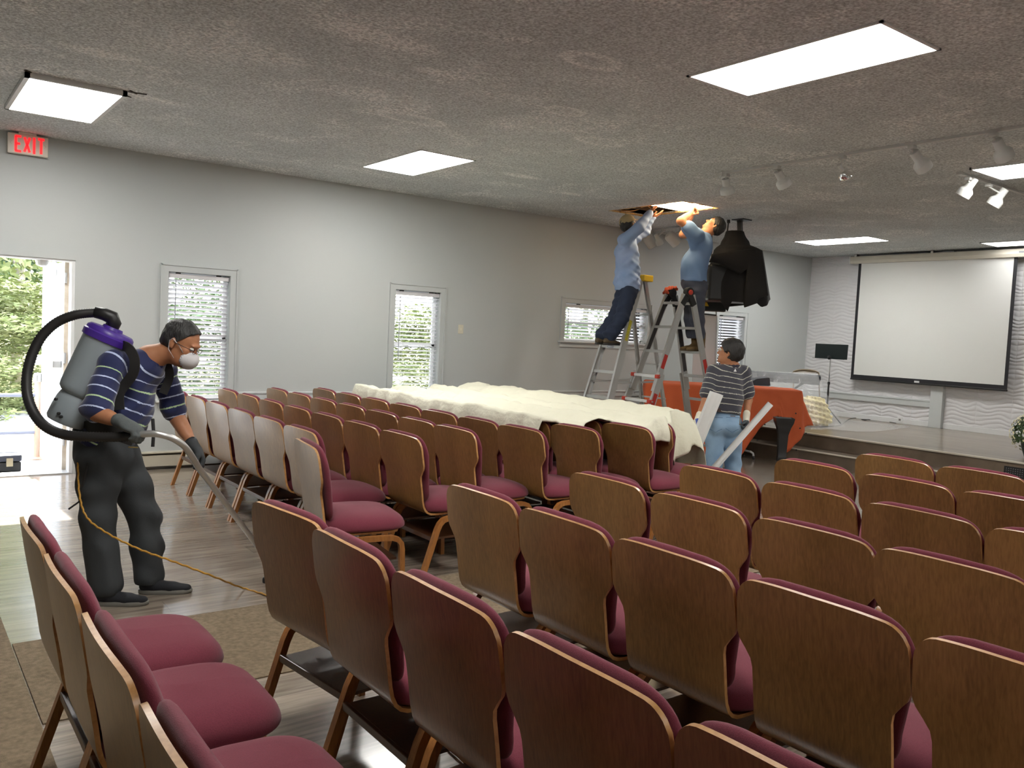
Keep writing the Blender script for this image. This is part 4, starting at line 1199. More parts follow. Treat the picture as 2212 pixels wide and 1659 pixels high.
# trousers
hipR = A3(212, 985, 4.50); hipL = A3(258, 985, 4.66); knR = A3(212, 1130, 4.46); knL = A3(312, 1118, 4.72); anR = A3(228, 1262, 4.47); anL = A3(322, 1245, 4.70)
T = Body(res=.008, k=.05)
T.cone(pv + np.array([0, 0, .05]), A3(228, 985, 4.57), .150, .155, .05, flat=(F3, .95))
T.chain([hipR, (hipR + knR) / 2, knR, (knR + anR) / 2, anR], [.110, .098, .083, .080, .086], .04); T.chain([hipL, (hipL + knL) / 2, knL, (knL + anL) / 2, anL], [.110, .098, .083, .078, .082], .04)
T.cut(pv + np.array([0, 0, .075]), Z3); T.cut(A3(228, 1283, 4.47), -Z3) 
T.obj('trousers', charcoal, vm, folds([((.2, .1, 1), .16), ((.8, .3, 1), .10), ((1, .8, .25), .09)], .005, 5))
bt = MB(); c0 = pv + np.array([0, 0, .055])
ringb = [c0 + (R3 * math.cos(t) * .158 + F3 * math.sin(t) * .150) for t in np.linspace(0, 2 * math.pi, 33)]
bt.grid([[p - Z3 * .016 for p in ringb], [p + Z3 * .016 for p in ringb]]); bt.build('belt', M['black'], vm, smooth=True)
q = A3(288, 958, 4.40); m = MB()
for a_, b_ in (((-.025, -.02), (.025, -.02)), ((.025, -.02), (.025, .02)), ((.025, .02), (-.025, .02)), ((-.025, .02), (-.025, -.02))): m.beam(q + R3 * a_[0] + Z3 * a_[1], q + R3 * b_[0] + Z3 * b_[1], .006, .006)
m.build('belt_buckle', M['brass'], vm)
blk = mat('shoe_mesh', (.012, .013, .018), .8, bump=(200, .4, .003)); slm = mat('shoe_sole', srgb(120, 118, 112), .7)
gR = pl0 = at(213, 1306, 2, 0); gR2 = at(309, 1306, 2, 0); gL = at(296, 1282, 2, 0); gL2 = at(418, 1279, 2, 0)
def shoe_at(nm, h, t, up_m, so_m, L=.285, **k):
    h = np.array(h, float); t = np.array(t, float); d = nrm(t - h); c = (h + t) / 2
    return shoe(nm, vm, c - d * L / 2, c + d * L / 2, upper=up_m, sole=so_m, **k)
shoe_at('shoe', gR, gR2, blk, slm); shoe_at('shoe', gL, gL2, blk, slm)
# gloves
gm = mat('grey_work_glove', srgb(92, 98, 98), .8, bump=(150, .4, .003), vary=(12, srgb(62, 66, 68), .8)); gd = mat('dark_glove', srgb(52, 55, 58), .8, bump=(150, .4, .003))
G_ = Body(res=.0042, k=.012); hand(G_, wrR, hdR - wrR, -Z3, F3, .8, 1.05, grow=1.38); G_.cone(wrR - nrm(hdR - wrR) * .035, wrR + nrm(hdR - wrR) * .02, .037, .031, .01); G_.obj('glove', gm, vm)
G_ = Body(res=.0042, k=.012); hand(G_, wrL, dL, -R3 * .8 - F3 * .5 - Z3 * .5, -F3, .75, 1.02, grow=1.28); G_.cone(wrL - dL * .03, wrL + dL * .02, .034, .031, .01); G_.obj('glove', gd, vm)
m = MB(); cdir = nrm(wrL - elL); m.lathe([(.030, -.012), (.034, -.012), (.034, .012), (.030, .012)], tuple(wrL - cdir * .045), tuple(cdir), n=18, closed=True); m.build('watch_strap', M['black'], vm, smooth=True)

# backpack vacuum: a thing of its own, worn on the back
vc = thing('backpack_vacuum', 'grey backpack vacuum with purple lid and black hose worn by bending man', 'vacuum cleaner', (1.0, 4.6, .9))
tp = A3(238, 722, 4.50); bm_ = A3(141, 915, 4.46); axv = nrm(tp - bm_); Lv_ = float(np.linalg.norm(tp - bm_))
grey = mat('vac_grey', srgb(152, 162, 168), .42)
m = MB(); m.lathe([(.060, .0), (.095, .005), (.104, .02), (.104, .08), (.100, .13), (.094, .155), (.090, .165)], tuple(bm_), tuple(axv), 32, closed=False); m.build('motor_housing', grey, vc, auto=40)
m = MB(); m.lathe([(.090, .165), (.098, .17), (.112, .185), (.116, .21), (.121, Lv_ - .05), (.124, Lv_ - .04)], tuple(bm_), tuple(axv), 36); m.build('tank', grey, vc, auto=40)
m = MB(); m.lathe([(.123, Lv_ - .045), (.130, Lv_ - .043), (.132, Lv_ - .01), (.124, Lv_ - .004), (.122, Lv_ + .01), (.110, Lv_ + .022), (.055, Lv_ + .026), (.05, Lv_ + .04), (.001, Lv_ + .042)], tuple(bm_), tuple(axv), 36); m.build('lid', mat('purple_lid', srgb(70, 40, 140), .4), vc, auto=40)
for i in range(3):
    q = A3((128, 133, 122)[i], (893, 900, 862)[i], 4.36); m = MB(); m.lathe([(.008, 0), (.008, .012), (.005, .014)], tuple(q), tuple(-F3), 12); m.build('knob', M['black'], vc)
hz = [A3(*p) for p in ((236, 708, 4.50), (243, 688, 4.48), (222, 678, 4.47), (196, 676, 4.45), (160, 681, 4.42), (122, 697, 4.40), (90, 727, 4.38), (68, 770, 4.36), (58, 815, 4.34), (60, 858, 4.32), (76, 897, 4.30), (102, 924, 4.28), (140, 939, 4.27), (185, 943, 4.26), (230, 944, 4.25), (275, 943, 4.24), (300, 941, 4.23))]
def spline(pts, n):
    P_ = [pts[0]] + list(pts) + [pts[-1]]; out = []
    for i in range(1, len(P_) - 2):
        for k in range(n):
            t = k / n; a, b, c, d = P_[i - 1], P_[i], P_[i + 1], P_[i + 2]
            out.append(.5 * ((2 * b) + (-a + c) * t + (2 * a - 5 * b + 4 * c - d) * t * t + (-a + 3 * b - 3 * c + d) * t ** 3))
    out.append(P_[-2]); return out
sp = spline(hz, 14)
m = MB(); m.tube(sp, [.0265 if i % 2 else .0238 for i in range(len(sp))], 14); m.build('hose', mat('hose_black', (.018, .017, .017), .5), vc, smooth=True)
m = MB(); m.tube([A3(240, 712, 4.50), A3(247, 698, 4.49), A3(242, 686, 4.48), A3(226, 679, 4.47), A3(205, 674, 4.46)], [.034, .036, .038, .034, .031], 14); m.build('hose_elbow', M['black'], vc, smooth=True)
wp = [A3(*p) for p in ((292, 939, 4.23), (330, 937, 4.22), (352, 940, 4.23), (375, 948, 4.26), (397, 963, 4.31), (413, 984, 4.37), (428, 1009, 4.44))]
e0 = at(600, 1237, 2, .05)
sp = spline(wp, 8); 
m = MB(); m.tube(sp + [np.array(e0) * .5 + wp[-1] * .5, np.array(e0)], [.017] * len(sp) + [.016, .016], 16); m.build('wand', M['alu'], vc, smooth=True)
d = nrm(np.array(e0) - wp[-1]); m = MB(); q = Vector(e0); m.beam(q + Vector(F3) * .17, q - Vector(F3) * .17, .09, .04, (0, 0, 1), bev=.012); 
fo = m.build('floor_tool', M['black'], vc)
for o_ in [fo]:
    for v in o_.data.vertices: pass
# harness
hs_m = mat('harness', (.015, .014, .014), .8)
def strap(pts, w, out, name, th=.008):
    pts = spline([np.array(p, float) for p in pts], 6); a, b, c, e_ = [], [], [], []
    for i, p in enumerate(pts):
        t = nrm(pts[min(i + 1, len(pts) - 1)] - pts[max(i - 1, 0)]); o_ = nrm(np.array(out) - t * np.dot(t, out)); s_ = np.cross(t, o_)
        a.append(p - s_ * w / 2); b.append(p + s_ * w / 2); c.append(p + s_ * w / 2 + o_ * th); e_.append(p - s_ * w / 2 + o_ * th)
    m = MB(); m.grid([a, b, c, e_, a]); o = m.build(name, hs_m, vc, auto=60); fix_normals(o); return o
strap([A3(262, 745, 4.50), A3(278, 752, 4.38), A3(291, 775, 4.37), A3(289, 805, 4.38), A3(270, 832, 4.40), A3(258, 852, 4.40), A3(259, 885, 4.40)], .052, -F3, 'shoulder_strap')
strap([A3(345, 770, 4.68), A3(362, 790, 4.66), A3(366, 815, 4.66), A3(352, 850, 4.66)], .045, -F3 + R3 * .3, 'shoulder_strap')
strap([A3(180, 925, 4.48), A3(210, 925, 4.38), A3(250, 935, 4.36), A3(290, 948, 4.40)], .075, -F3, 'waist_belt', .012)
m = MB(); m.tube([A3(330, 905, 4.62), A3(332, 935, 4.60), A3(330, 965, 4.6)], .009, 6); m.build('strap_end', hs_m, vc)
m = MB(); m.tube([A3(172, 1083, 4.38), A3(148, 1100, 4.36)], .005, 6); m.tube([A3(190, 1000, 4.38), A3(172, 1083, 4.38)], .006, 6); m.build('strap_end', hs_m, vc)
# cord
cd = thing('power_cord', 'yellow twisted power cord running from the vacuum across the floor', 'cord', tuple(at(570, 1284, 2, 0)))
cp = [A3(168, 1000, 4.40), A3(172, 1070, 4.36), A3(188, 1118, 4.33), A3(232, 1152, 4.30), A3(300, 1186, 4.27), A3(372, 1212, 4.25), A3(450, 1241, 4.24)]
cp += [np.array(at(520, 1269, 2, .02)), np.array(at(575, 1286, 2, .008)), np.array((1.78, 4.3, .008)), np.array((1.74, 3.6, .015)), np.array((1.70, 2.9, .008)), np.array((1.62, 1.8, .008))]
sp = spline(cp, 10); sp2 = []
for i, p in enumerate(sp): sp2.append(p + np.array([math.sin(i * 2.1), math.cos(i * 2.1), math.sin(i * 2.1 + 1)]) * .0016 + (0 if p[2] > .03 else Z3 * .002))
m = MB(); m.tube(sp2, .0052, 7); m.build('cable', mat('yellow_cord', srgb(196, 148, 48), .6, vary=(90, srgb(140, 92, 30), .7)), cd, smooth=True)
# ------------------------------------------------------------------ 2. standing man in grey striped polo, seen from behind
def man_shoes(parent, pairs, up_m, so_m, L=.28, **k):
    for h, t in pairs:
        h = np.array(h, float); t = np.array(t, float); d = nrm(t - h)
        shoe('shoe', parent, h, h + d * L, upper=up_m, sole=so_m, **k)
smn = thing('person', 'man in dark striped polo and jeans standing behind the chairs, looking up', 'person', (6.45, 5.13, 0))
D1 = 8.05
hc = A3(1577, 762, D1); fw = nrm(-R3 * .82 + F3 * .45 + Z3 * .18); up = nrm(Z3 + R3 * .12)
nk = A3(1580, 792, D1 + .02); ch = A3(1572, 825, D1 + .02); ab = A3(1567, 862, D1); pv = A3(1563, 905, D1)
shA = A3(1542, 803, D1 + .02); elA = A3(1524, 868, D1 - .05); wrA = A3(1508, 905, D1 - .16)
shC = A3(1606, 804, D1 + .03); elC = A3(1616, 864, D1 + .05); wrC = A3(1612, 905, D1 - .06)
B = Body(res=.0075, k=.03)
P, Ax, hF, hL, hU = head(B, hc, fw, up, 1.02, nk, (.056, .062))
B.cone(nk, ch, .07, .09, .03); B.cone(ch, ab, .10, .10); B.cone(nk, shA, .05, .045, .02); B.cone(nk, shC, .05, .045, .02)
B.chain([shA, elA, wrA], [.046, .040, .028], .02); B.chain([shC, elC, wrC], [.046, .040, .028], .02)
dA = nrm(A3(1500, 925, D1 - .22) - wrA); dC = nrm(A3(1610, 930, D1 - .1) - wrC)
hand(B, wrA, dA, R3, -F3, 1.0); hand(B, wrC, dC, -R3, -F3, 1.0)
B.obj('body', M['skin'], smn); eyes(smn, P)
hair_cap(hc, fw, up, M['hair'], smn, 1.02, thick=.022, low=-.075)
glasses(smn, P, 1.02, M['brass'])
grey_n = srgb(58, 58, 68)
sm2 = stripe_mat('grey_stripe_knit', grey_n, [(.0535, .01, .0065, srgb(190, 190, 176))])
S = Body(res=.0065, k=.045)
tw = nrm(pv - nk)
S.cone(nk + tw * .05, ch, .095, .128, .05, .03, flat=(F3, .80)); S.cone(ch, ab, .150, .158, .06, .17, flat=(F3, .74)); S.cone(ab, pv - tw * .03, .150, .150, .06, .34, flat=(F3, .80))
S.cone(nk + tw * .055, shA, .065, .064, .04, .03, s1=.085); S.cone(nk + tw * .055, shC, .065, .064, .04, .03, s1=.085)
S.cone(shA, shA + (elA - shA) * .70, .066, .080, .03, .085); S.cone(shC, shC + (elC - shC) * .72, .066, .078, .03, .085)
S.cut(pv - tw * .055, tw)
S.obj('polo_shirt', sm2, smn, folds([((.9, .3, .3), .10), ((.2, .2, 1), .14), ((1, -.4, .6), .07)], .0030, 4))
cl = Body(res=.006, k=.015)
rc = [nk + Z3 * .012 + (R3 * math.cos(t) * .066 + F3 * math.sin(t) * .064) for t in np.linspace(0, 2 * math.pi, 13)]
for p, q in zip(rc, rc[1:]): cl.cone(p, q, .013, .013, .01); cl.cone(p - Z3 * .022 + (p - nk) * .12, q - Z3 * .022 + (q - nk) * .12, .012, .012, .02)
cl.obj('collar', mat('slate_collar', srgb(46, 44, 58), .85), smn)
m = MB(); q = A3(1588, 800, D1 - .148); m.prism([tuple(q - R3 * .014 - Z3 * .012), tuple(q + R3 * .014 - Z3 * .012), tuple(q + Z3 * .016)], tuple(-F3 * .004)); m.build('back_logo', M['white_trim'], smn)
jeans = mat('blue_jeans', srgb(122, 152, 182), .85, bump=(150, .3, .003), vary=(5, srgb(152, 180, 206), .9))
kA = A3(1543, 1000, D1 - .02); kC = A3(1583, 1003, D1 + .03); hA = A3(1545, 925, D1); hC = A3(1582, 925, D1 + .02)
fA = np.array([kA[0] - .02, kA[1] + .0, .09]); fC = np.array([kC[0] + .02, kC[1] - .02, .09])
T = Body(res=.0085, k=.05)
T.ell(A3(1564, 912, D1), [R3 * .172, F3 * .125, Z3 * .13]); T.ell(A3(1548, 925, D1 - .06), [R3 * .085, F3 * .08, Z3 * .09]); T.ell(A3(1580, 925, D1 - .05), [R3 * .085, F3 * .08, Z3 * .09])
T.chain([hA, kA, (kA + fA) / 2, fA], [.100, .078, .076, .076], .02); T.chain([hC, kC, (kC + fC) / 2, fC], [.100, .078, .076, .076], .02)
T.cut(A3(1563, 884, D1), Z3); T.cut(np.array([0, 0, .05]), -Z3)
T.obj('jeans', jeans, smn, folds([((.2, .1, 1), .15), ((.8, .3, 1), .09)], .0045, 8))
m = MB(); c0 = A3(1563, 884, D1)
rb = [c0 + (R3 * math.cos(t) * .166 + F3 * math.sin(t) * .122) for t in np.linspace(0, 2 * math.pi, 33)]
m.grid([[p - Z3 * .02 for p in rb], [p + Z3 * .018 for p in rb]]); m.build('belt', mat('brown_belt', srgb(62, 46, 42), .6), smn, smooth=True)
for sx in (-1, 1):
    m = MB(); q = A3(1564 + sx * 18, 918, D1 - .172); w_, h_ = .062, .07
    pt_ = [q + R3 * a + Z3 * b for a, b in ((-w_, h_), (w_, h_), (w_, -h_ * .5), (0, -h_), (-w_, -h_ * .5), (-w_, h_))]
    for a, b in zip(pt_, pt_[1:]): m.beam(a, b, .003, .004)
    m.build('back_pocket', mat('denim_seam', srgb(84, 112, 144), .8), smn)
m = MB(); q = A3(1583, 899, D1 - .15); m.beam(q - R3 * .022, q + R3 * .022, .016, .006, (0, 0, 1)); m.build('leather_patch', mat('patch', srgb(92, 66, 46), .6), smn)
man_shoes(smn, [(fA * [1, 1, 0] - F3 * .08, fA * [1, 1, 0] + F3 * .2 - R3 * .05), (fC * [1, 1, 0] - F3 * .08, fC * [1, 1, 0] + F3 * .2 + R3 * .05)], M['black'], slm)
gw = mat('glove_cream', srgb(222, 214, 196), .85, bump=(140, .3, .003)); gb = mat('glove_blue', srgb(34, 66, 150), .55); gg = mat('glove_grey', srgb(66, 74, 80), .6)
for w_, d_, s_, gmx in ((wrA, dA, 1, gb), (wrC, dC, -1, gg)):
    G_ = Body(res=.0048, k=.012); hand(G_, w_, d_, R3 * s_, -F3, 1.0, 1.03, grow=1.22); G_.cone(w_ - d_ * .055, w_ + d_ * .02, .035, .031, .01)
    o = G_.obj('glove', gw, smn); o.data.materials.append(gmx)
    cen = w_ + d_ * .075
    for p_ in o.data.polygons:
        c_ = np.array(p_.center)
        if (c_ - w_) @ d_ > .03 and (c_ - cen) @ (R3 * s_) > (-.006 if s_ == 1 else -.03): p_.material_index = 1
m = MB(); q = A3(1598, 915, D1 - .1)
m.tube([q + Z3 * .07, q + Z3 * .03, q], .004, 6); m.box(-.02, .02, -.01, .01, -.05, .0, 0, Matrix.Translation(Vector(q))); m.build('key_ring', mat('key_metal', (.3, .22, .15), .4, .6), smn)
# the white channel covers he carries
cvm = mat('white_enamel', (.90, .91, .91), .3)
def channel(label, a, b, w, lip, nrm_, name='fixture_cover'):
    a, b = Vector(a), Vector(b); t = thing(name, label, 'metal channel', tuple((a + b) / 2), 0)
    d = (b - a).normalized(); n = Vector(nrm_); n = (n - d * n.dot(d)).normalized(); s_ = d.cross(n)
    sec = [(-w / 2, lip), (-w / 2 + .012, lip * .2), (-w * .12, 0), (w / 2, 0), (w / 2, lip * 1.3)]
    r1 = [a + s_ * p + n * q for p, q in sec]; r2 = [b + s_ * p + n * q for p, q in sec]
    m = MB(); m.grid([r1, r2]); off = [p + n * .0025 for p in r1]; of2 = [p + n * .0025 for p in r2]; m.grid([off, of2], flip=True)
    for k in range(4): m.f += [(k, k + 1, 11 + k, 10 + k), (5 + k, 15 + k, 16 + k, 6 + k)]; m.mi += [0, 0]
    o = m.build('sheet', cvm, t); return t
channel('broad white metal light fixture cover held in his left hand', A3(1546, 848, D1 - .34), A3(1488, 990, D1 - .22), .125, .035, -F3 + R3 * .3)
channel('narrow white metal channel held low in his right hand', A3(1665, 872, D1 - .30), A3(1540, 1015, D1 - .12), .060, .03, -F3 - R3 * .2 + Z3 * .3)

# ================================================================== LADDERS
def lad_frame(p, side, end, z):
    cx, cy, zt, a, sf, sb, wt, wf = p
    u = np.array([math.cos(a), math.sin(a), 0]); v = np.array([-u[1], u[0], 0]); s = sf if side > 0 else -sb
    return np.array([cx, cy, z]) + u * s * (zt - z) + v * end * (wt + wf * (zt - z))
def chan_rail(m, a, b, w, dpt, out, th=.004, inward=1):
    """C-section ladder rail: web w wide lying along the spread, flanges dpt deep"""
    a, b = Vector(a), Vector(b); d = (b - a).normalized(); o = Vector(out); o = (o - d * o.dot(d)).normalized(); s = d.cross(o)
    def bx(p0, p1, q0, q1):
        Mx = Matrix(((d.x, s.x, o.x, a.x), (d.y, s.y, o.y, a.y), (d.z, s.z, o.z, a.z), (0, 0, 0, 1)))
        m.box(0, (b - a).length, p0, p1, q0, q1, 0, Mx)
    bx(-w / 2, w / 2, -th, 0); bx(-w / 2, -w / 2 + th, -dpt, 0); bx(w / 2 - th, w / 2, -dpt, 0)
PS = (7.254, 7.276, 2.421, math.radians(181.94), .319, .274, .147, .040)
u1 = np.array([math.cos(PS[3]), math.sin(PS[3]), 0]); v1 = np.array([-u1[1], u1[0], 0])
sl = thing('step_ladder', 'tall aluminium stepladder with yellow top cap, capped man on it', 'ladder', (7.2, 7.28, 0))
al = M['alu']
for e in (1, -1):
    m = MB(); chan_rail(m, lad_frame(PS, 1, e, .02), lad_frame(PS, 1, e, 2.25), .090, .030, v1 * e); m.build('front_rail', al, sl)
    m = MB(); chan_rail(m, lad_frame(PS, -1, e, .02) - v1 * e * .02, lad_frame(PS, -1, e, 2.24) - v1 * e * .02, .052, .024, v1 * e); m.build('rear_rail', al, sl)
    for sd in (1, -1):
        m = MB(); q = lad_frame(PS, sd, e, .02); m.box(q[0] - .04, q[0] + .04, q[1] - .02, q[1] + .02, 0, .035, bev=.005); m.build('foot', M['black'], sl)
    m = MB(); zz = 1.02; a_ = lad_frame(PS, 1, e, zz) - v1 * e * .03; b_ = lad_frame(PS, -1, e, zz + .02) - v1 * e * .03; m.beam(a_, b_, .004, .022); m.build('spreader', al, sl)
def zstep(n): return -.034 + .298 * n
for n in range(1, 8):
    zc = zstep(n); L_p = lad_frame(PS, 1, -1, zc) + v1 * .004; R_p = lad_frame(PS, 1, 1, zc) - v1 * .004
    m = MB(); m.beam(L_p, R_p, .078, .003, (0, 0, 1)); m.beam(L_p + u1 * .038 - Z3 * .014, R_p + u1 * .038 - Z3 * .014, .003, .030, (0, 0, 1)); m.beam(L_p - u1 * .038 - Z3 * .012, R_p - u1 * .038 - Z3 * .012, .003, .024, (0, 0, 1))
    m.build('step', al, sl)
    if n in (1, 4):
        for e in (1, -1):
            m = MB(); q = lad_frame(PS, 1, e, zc) - v1 * e * .09 + u1 * .03; m.beam(q, lad_frame(PS, 1, e, zc - .11) + u1 * .03, .012, .003); m.build('step_brace', al, sl)
for n in (1.6, 2.9, 4.3, 6.3):
    zc = zstep(n); m = MB(); m.beam(lad_frame(PS, -1, -1, zc), lad_frame(PS, -1, 1, zc), .028, .018); m.build('rear_rung', al, sl)
for e in (1, -1):
    m = MB(); q = lad_frame(PS, -1, e, zstep(6.3)) - v1 * e * .07; m.beam(q, lad_frame(PS, -1, e, zstep(6.3) - .13), .014, .003); m.build('rear_brace', al, sl)
m = MB(); Mx = Matrix.Translation((7.30, 7.276, 2.28)) @ Matrix.Rotation(PS[3], 4, 'Z')
m.box(-.075, .085, -.19, .19, -.045, .03, 0, Mx, .008); m.build('top_cap', M['yellow_plastic'], sl)
lab = mat('yellow_label', srgb(206, 196, 60), .5, vary=(60, srgb(120, 120, 40), .9))
q0 = lad_frame(PS, 1, 1, 1.52); q1 = lad_frame(PS, 1, 1, 1.76); m = MB(); m.beam(q0 + v1 * .003, q1 + v1 * .003, .045, .002, tuple(v1)); m.build('warning_label', lab, sl)
m = MB(); c = (lad_frame(PS, 1, 1, zstep(5)) + lad_frame(PS, 1, -1, zstep(5))) / 2 + u1 * .041 - Z3 * .012
ring = [c + v1 * .05 * math.cos(t) + Z3 * .011 * math.sin(t) for t in np.linspace(0, 2 * math.pi, 25)]
m.add([tuple(p) for p in ring[:-1]], [tuple(range(24))]); m.build('oval_badge', M['white_trim'], sl)
m = MB(); m.tube([p + u1 * .001 for p in ring], .0016, 5, caps=False); m.build('badge_ring', mat('badge_blue', srgb(40, 90, 150), .4), sl)

PL_ = (7.599, 6.849, 2.263, math.radians(173.48), .368, .284, .146, .039)
u2 = np.array([math.cos(PL_[3]), math.sin(PL_[3]), 0]); v2 = np.array([-u2[1], u2[0], 0])
gl = thing('multi_ladder', 'wide aluminium folding ladder with red trim and black hinges, booted man on it', 'ladder', (7.6, 6.85, 0))
def zr(n): return .264 + .288 * n
HZ = 2.12
redblk = mat('black_label', (.02, .02, .022), .5, vary=(30, (.10, .08, .08), .5, (1, 1, .4))); redlab = mat('red_label', srgb(176, 44, 36), .45)
for e in (1, -1):
    for sd in (1, -1):
        m = MB(); ztop = HZ - .03; m.beam(lad_frame(PL_, sd, e, .95), lad_frame(PL_, sd, e, ztop), .030, .074, tuple(u2)); m.build('inner_rail', al, gl)
        m = MB(); off = v2 * e * .033; m.beam(lad_frame(PL_, sd, e, .03) + off, lad_frame(PL_, sd, e, 1.16) + off, .030, .086, tuple(u2)); m.build('outer_rail', al, gl)
        m = MB(); q = lad_frame(PL_, sd, e, .03) + off; m.box(q[0] - .045, q[0] + .045, q[1] - .022, q[1] + .022, 0, .04, bev=.006); m.build('foot', M['black'], gl)
    # printed strips on the inside faces
    for (sd, z0_, z1_, ma) in ((1, 1.42, 2.02, redblk), (-1, 1.18, 2.02, redblk)):
        if e == -1:
            m = MB(); m.beam(lad_frame(PL_, sd, e, z0_) + v2 * .0165, lad_frame(PL_, sd, e, z1_) + v2 * .0165, .003, .05, tuple(u2)); m.build('printed_strip', ma, gl)
    m = MB(); q = (lad_frame(PL_, 1, e, HZ) + lad_frame(PL_, -1, e, HZ)) / 2; q[2] = HZ
    m.lathe([(.03, -.032), (.058, -.030), (.060, -.01), (.060, .01), (.058, .030), (.03, .032)], tuple(q), tuple(v2), 24)
    m.beam(q, lad_frame(PL_, 1, e, HZ - .15), .036, .075, tuple(u2), bev=.006); m.beam(q, lad_frame(PL_, -1, e, HZ - .15), .036, .075, tuple(u2), bev=.006)
    h_ = m.build('hinge', M['black'], gl)
    m = MB(); m.lathe([(.030, .0), (.030, .012), (.022, .018)], tuple(q + v2 * e * .033), tuple(v2 * e), 20); m.build('hinge_knob', M['red_plastic'], gl)
m = MB(); q0 = lad_frame(PL_, 1, 1, .30) + v2 * .050; q1 = lad_frame(PL_, 1, 1, .93) + v2 * .050; m.beam(q0, q1, .0015, .052, tuple(u2)); m.build('side_label', redlab, gl)
# lettering on the side label
def text_obj(body, size, origin, xdir, ydir, material, parent, name='lettering', ext=.0008):
    c = bpy.data.curves.new(name, 'FONT'); c.body = body; c.size = size; c.extrude = ext; c.align_x = 'LEFT'; c.align_y = 'CENTER'
    o = bpy.data.objects.new(name, c); COL.objects.link(o)
    x = Vector(xdir).normalized(); y = Vector(ydir); y = (y - x * y.dot(x)).normalized(); z = x.cross(y)
    Mx = Matrix(((x.x, y.x, z.x, origin[0]), (x.y, y.y, z.y, origin[1]), (x.z, y.z, z.z, origin[2]), (0, 0, 0, 1)))
    bpy.context.view_layer.update()
    me = bpy.data.meshes.new_from_object(o.evaluated_get(bpy.context.evaluated_depsgraph_get()))
    me.name = name; me.transform(Mx); me.materials.clear(); me.materials.append(material)
    bpy.data.objects.remove(o)
    o = bpy.data.objects.new(name, me); COL.objects.link(o); put(o, parent); return o
up_r = nrm(q1 - q0)
text_obj('Little Giant', .052, q0 + up_r * .02 + v2 * .0012, up_r, -u2 if np.cross(up_r, -u2) @ v2 > 0 else u2, M['white_trim'], gl)
text_obj('LITE', .048, q0 + up_r * .44 + v2 * .0012, up_r, -u2 if np.cross(up_r, -u2) @ v2 > 0 else u2, M['white_trim'], gl)
for sd, z_ in ((1, 1.28), (-1, 1.24)):
    m = MB(); m.beam(lad_frame(PL_, sd, 1, z_ - .06) + v2 * .0165, lad_frame(PL_, sd, 1, z_ + .10) + v2 * .0165, .002, .05, tuple(u2)); m.build('warning_label', redlab, gl)
for n in range(0, 7):
    for sd in (1, -1):
        if sd == -1 and n == 6: pass
        zc = zr(n); e0_, e1_ = lad_frame(PL_, sd, -1, zc), lad_frame(PL_, sd, 1, zc)
        if n >= 3 or n == 3:
            m = MB(); m.beam(e0_ + u2 * .018, e1_ + u2 * .018, .028, .030); m.beam(e0_ - u2 * .018 + Z3 * .004, e1_ - u2 * .018 + Z3 * .004, .028, .026); m.build('rung', al, gl)
        if n <= 3:
            o_ = v2 * .033; m = MB(); zq = zc - .0; m.beam(lad_frame(PL_, sd, -1, zq) - o_ + u2 * sd * .04, lad_frame(PL_, sd, 1, zq) + o_ + u2 * sd * .04, .030, .030); m.build('rung', M['white_paint'] if sd == 1 else al, gl)
    if n in (2, 3):
        for e in (1, -1):
            m = MB(); q = lad_frame(PL_, 1, e, zr(n)) + v2 * e * .033 + u2 * .045; m.beam(q - v2 * e * .03, q + v2 * e * .024, .045, .045, bev=.008); m.build('lock_tab', M['red_plastic'], gl)
            m = MB(); m.tube([q + v2 * e * .02, q + v2 * e * .06], .008, 8); m.build('lock_pin', M['chrome'], gl)
# orange rag over the far hinge
rg = thing('rag', 'crumpled orange-red rag lying over the far ladder hinge', 'rag', tuple(A3(1446, 622, depth_of(lad_frame(PL_, 1, -1, HZ)))))
qh = (lad_frame(PL_, 1, -1, HZ) + lad_frame(PL_, -1, -1, HZ)) / 2
rows = []
for i in range(14):
    a = -1.1 + 2.9 * i / 13; r_ = []
    for j in range(10):
        b = (j / 9 - .5); rr = .068 + .012 * math.sin(i * 1.7 + j * 1.1) + .008 * math.sin(j * 2.6)
        p = qh + u2 * math.sin(a) * (rr + .02 * (abs(a) > 1.1)) + Z3 * (math.cos(a) * rr + .006 * math.sin(i * 2.2 + j)) + v2 * (b * .10 * (1 + .3 * math.sin(i)))
        r_.append(tuple(p))
    rows.append(r_)
m = MB(); m.grid(rows); o = m.build('cloth', mat('orange_rag', srgb(190, 84, 56), .9, bump=(60, .5, .01)), rg, smooth=True)
sdm = o.modifiers.new('thick', 'SOLIDIFY'); sdm.thickness = .004

# ================================================================== 3. capped man on the stepladder
m1 = thing('person', 'man in tan cap and loose light blue shirt reaching into the ceiling opening', 'person', (6.94, 7.28, 1.456))
DA = depth_of((6.98, 7.31, 2.45))
zS = zstep(5) + .004
hc = A3(1358, 487, DA); fw = nrm(R3 * .68 + F3 * .62 + Z3 * .30); up = nrm(Z3 * 1.0 - R3 * .22)
nk = A3(1358, 510, DA); ch = A3(1354, 545, DA); pv = A3(1352, 612, DA)
shN = A3(1350, 519, DA - .12); elN = A3(1381, 491, DA - .16); wrN = A3(1404, 461, DA - .05)
shF = A3(1369, 514, DA + .13); elF = A3(1392, 500, DA + .16); wrF = A3(1408, 470, DA + .12)
B = Body(res=.0075, k=.03)
P, Ax, hF, hL, hU = head(B, hc, fw, up, 1.0, nk)
B.cone(nk, ch, .065, .08, .03); B.cone(ch, pv, .08, .09); B.cone(nk, shN, .05, .045, .02); B.cone(nk, shF, .05, .045, .02)
B.chain([shN, elN, wrN], [.044, .038, .027], .02); B.chain([shF, elF, wrF], [.044, .038, .027], .02)
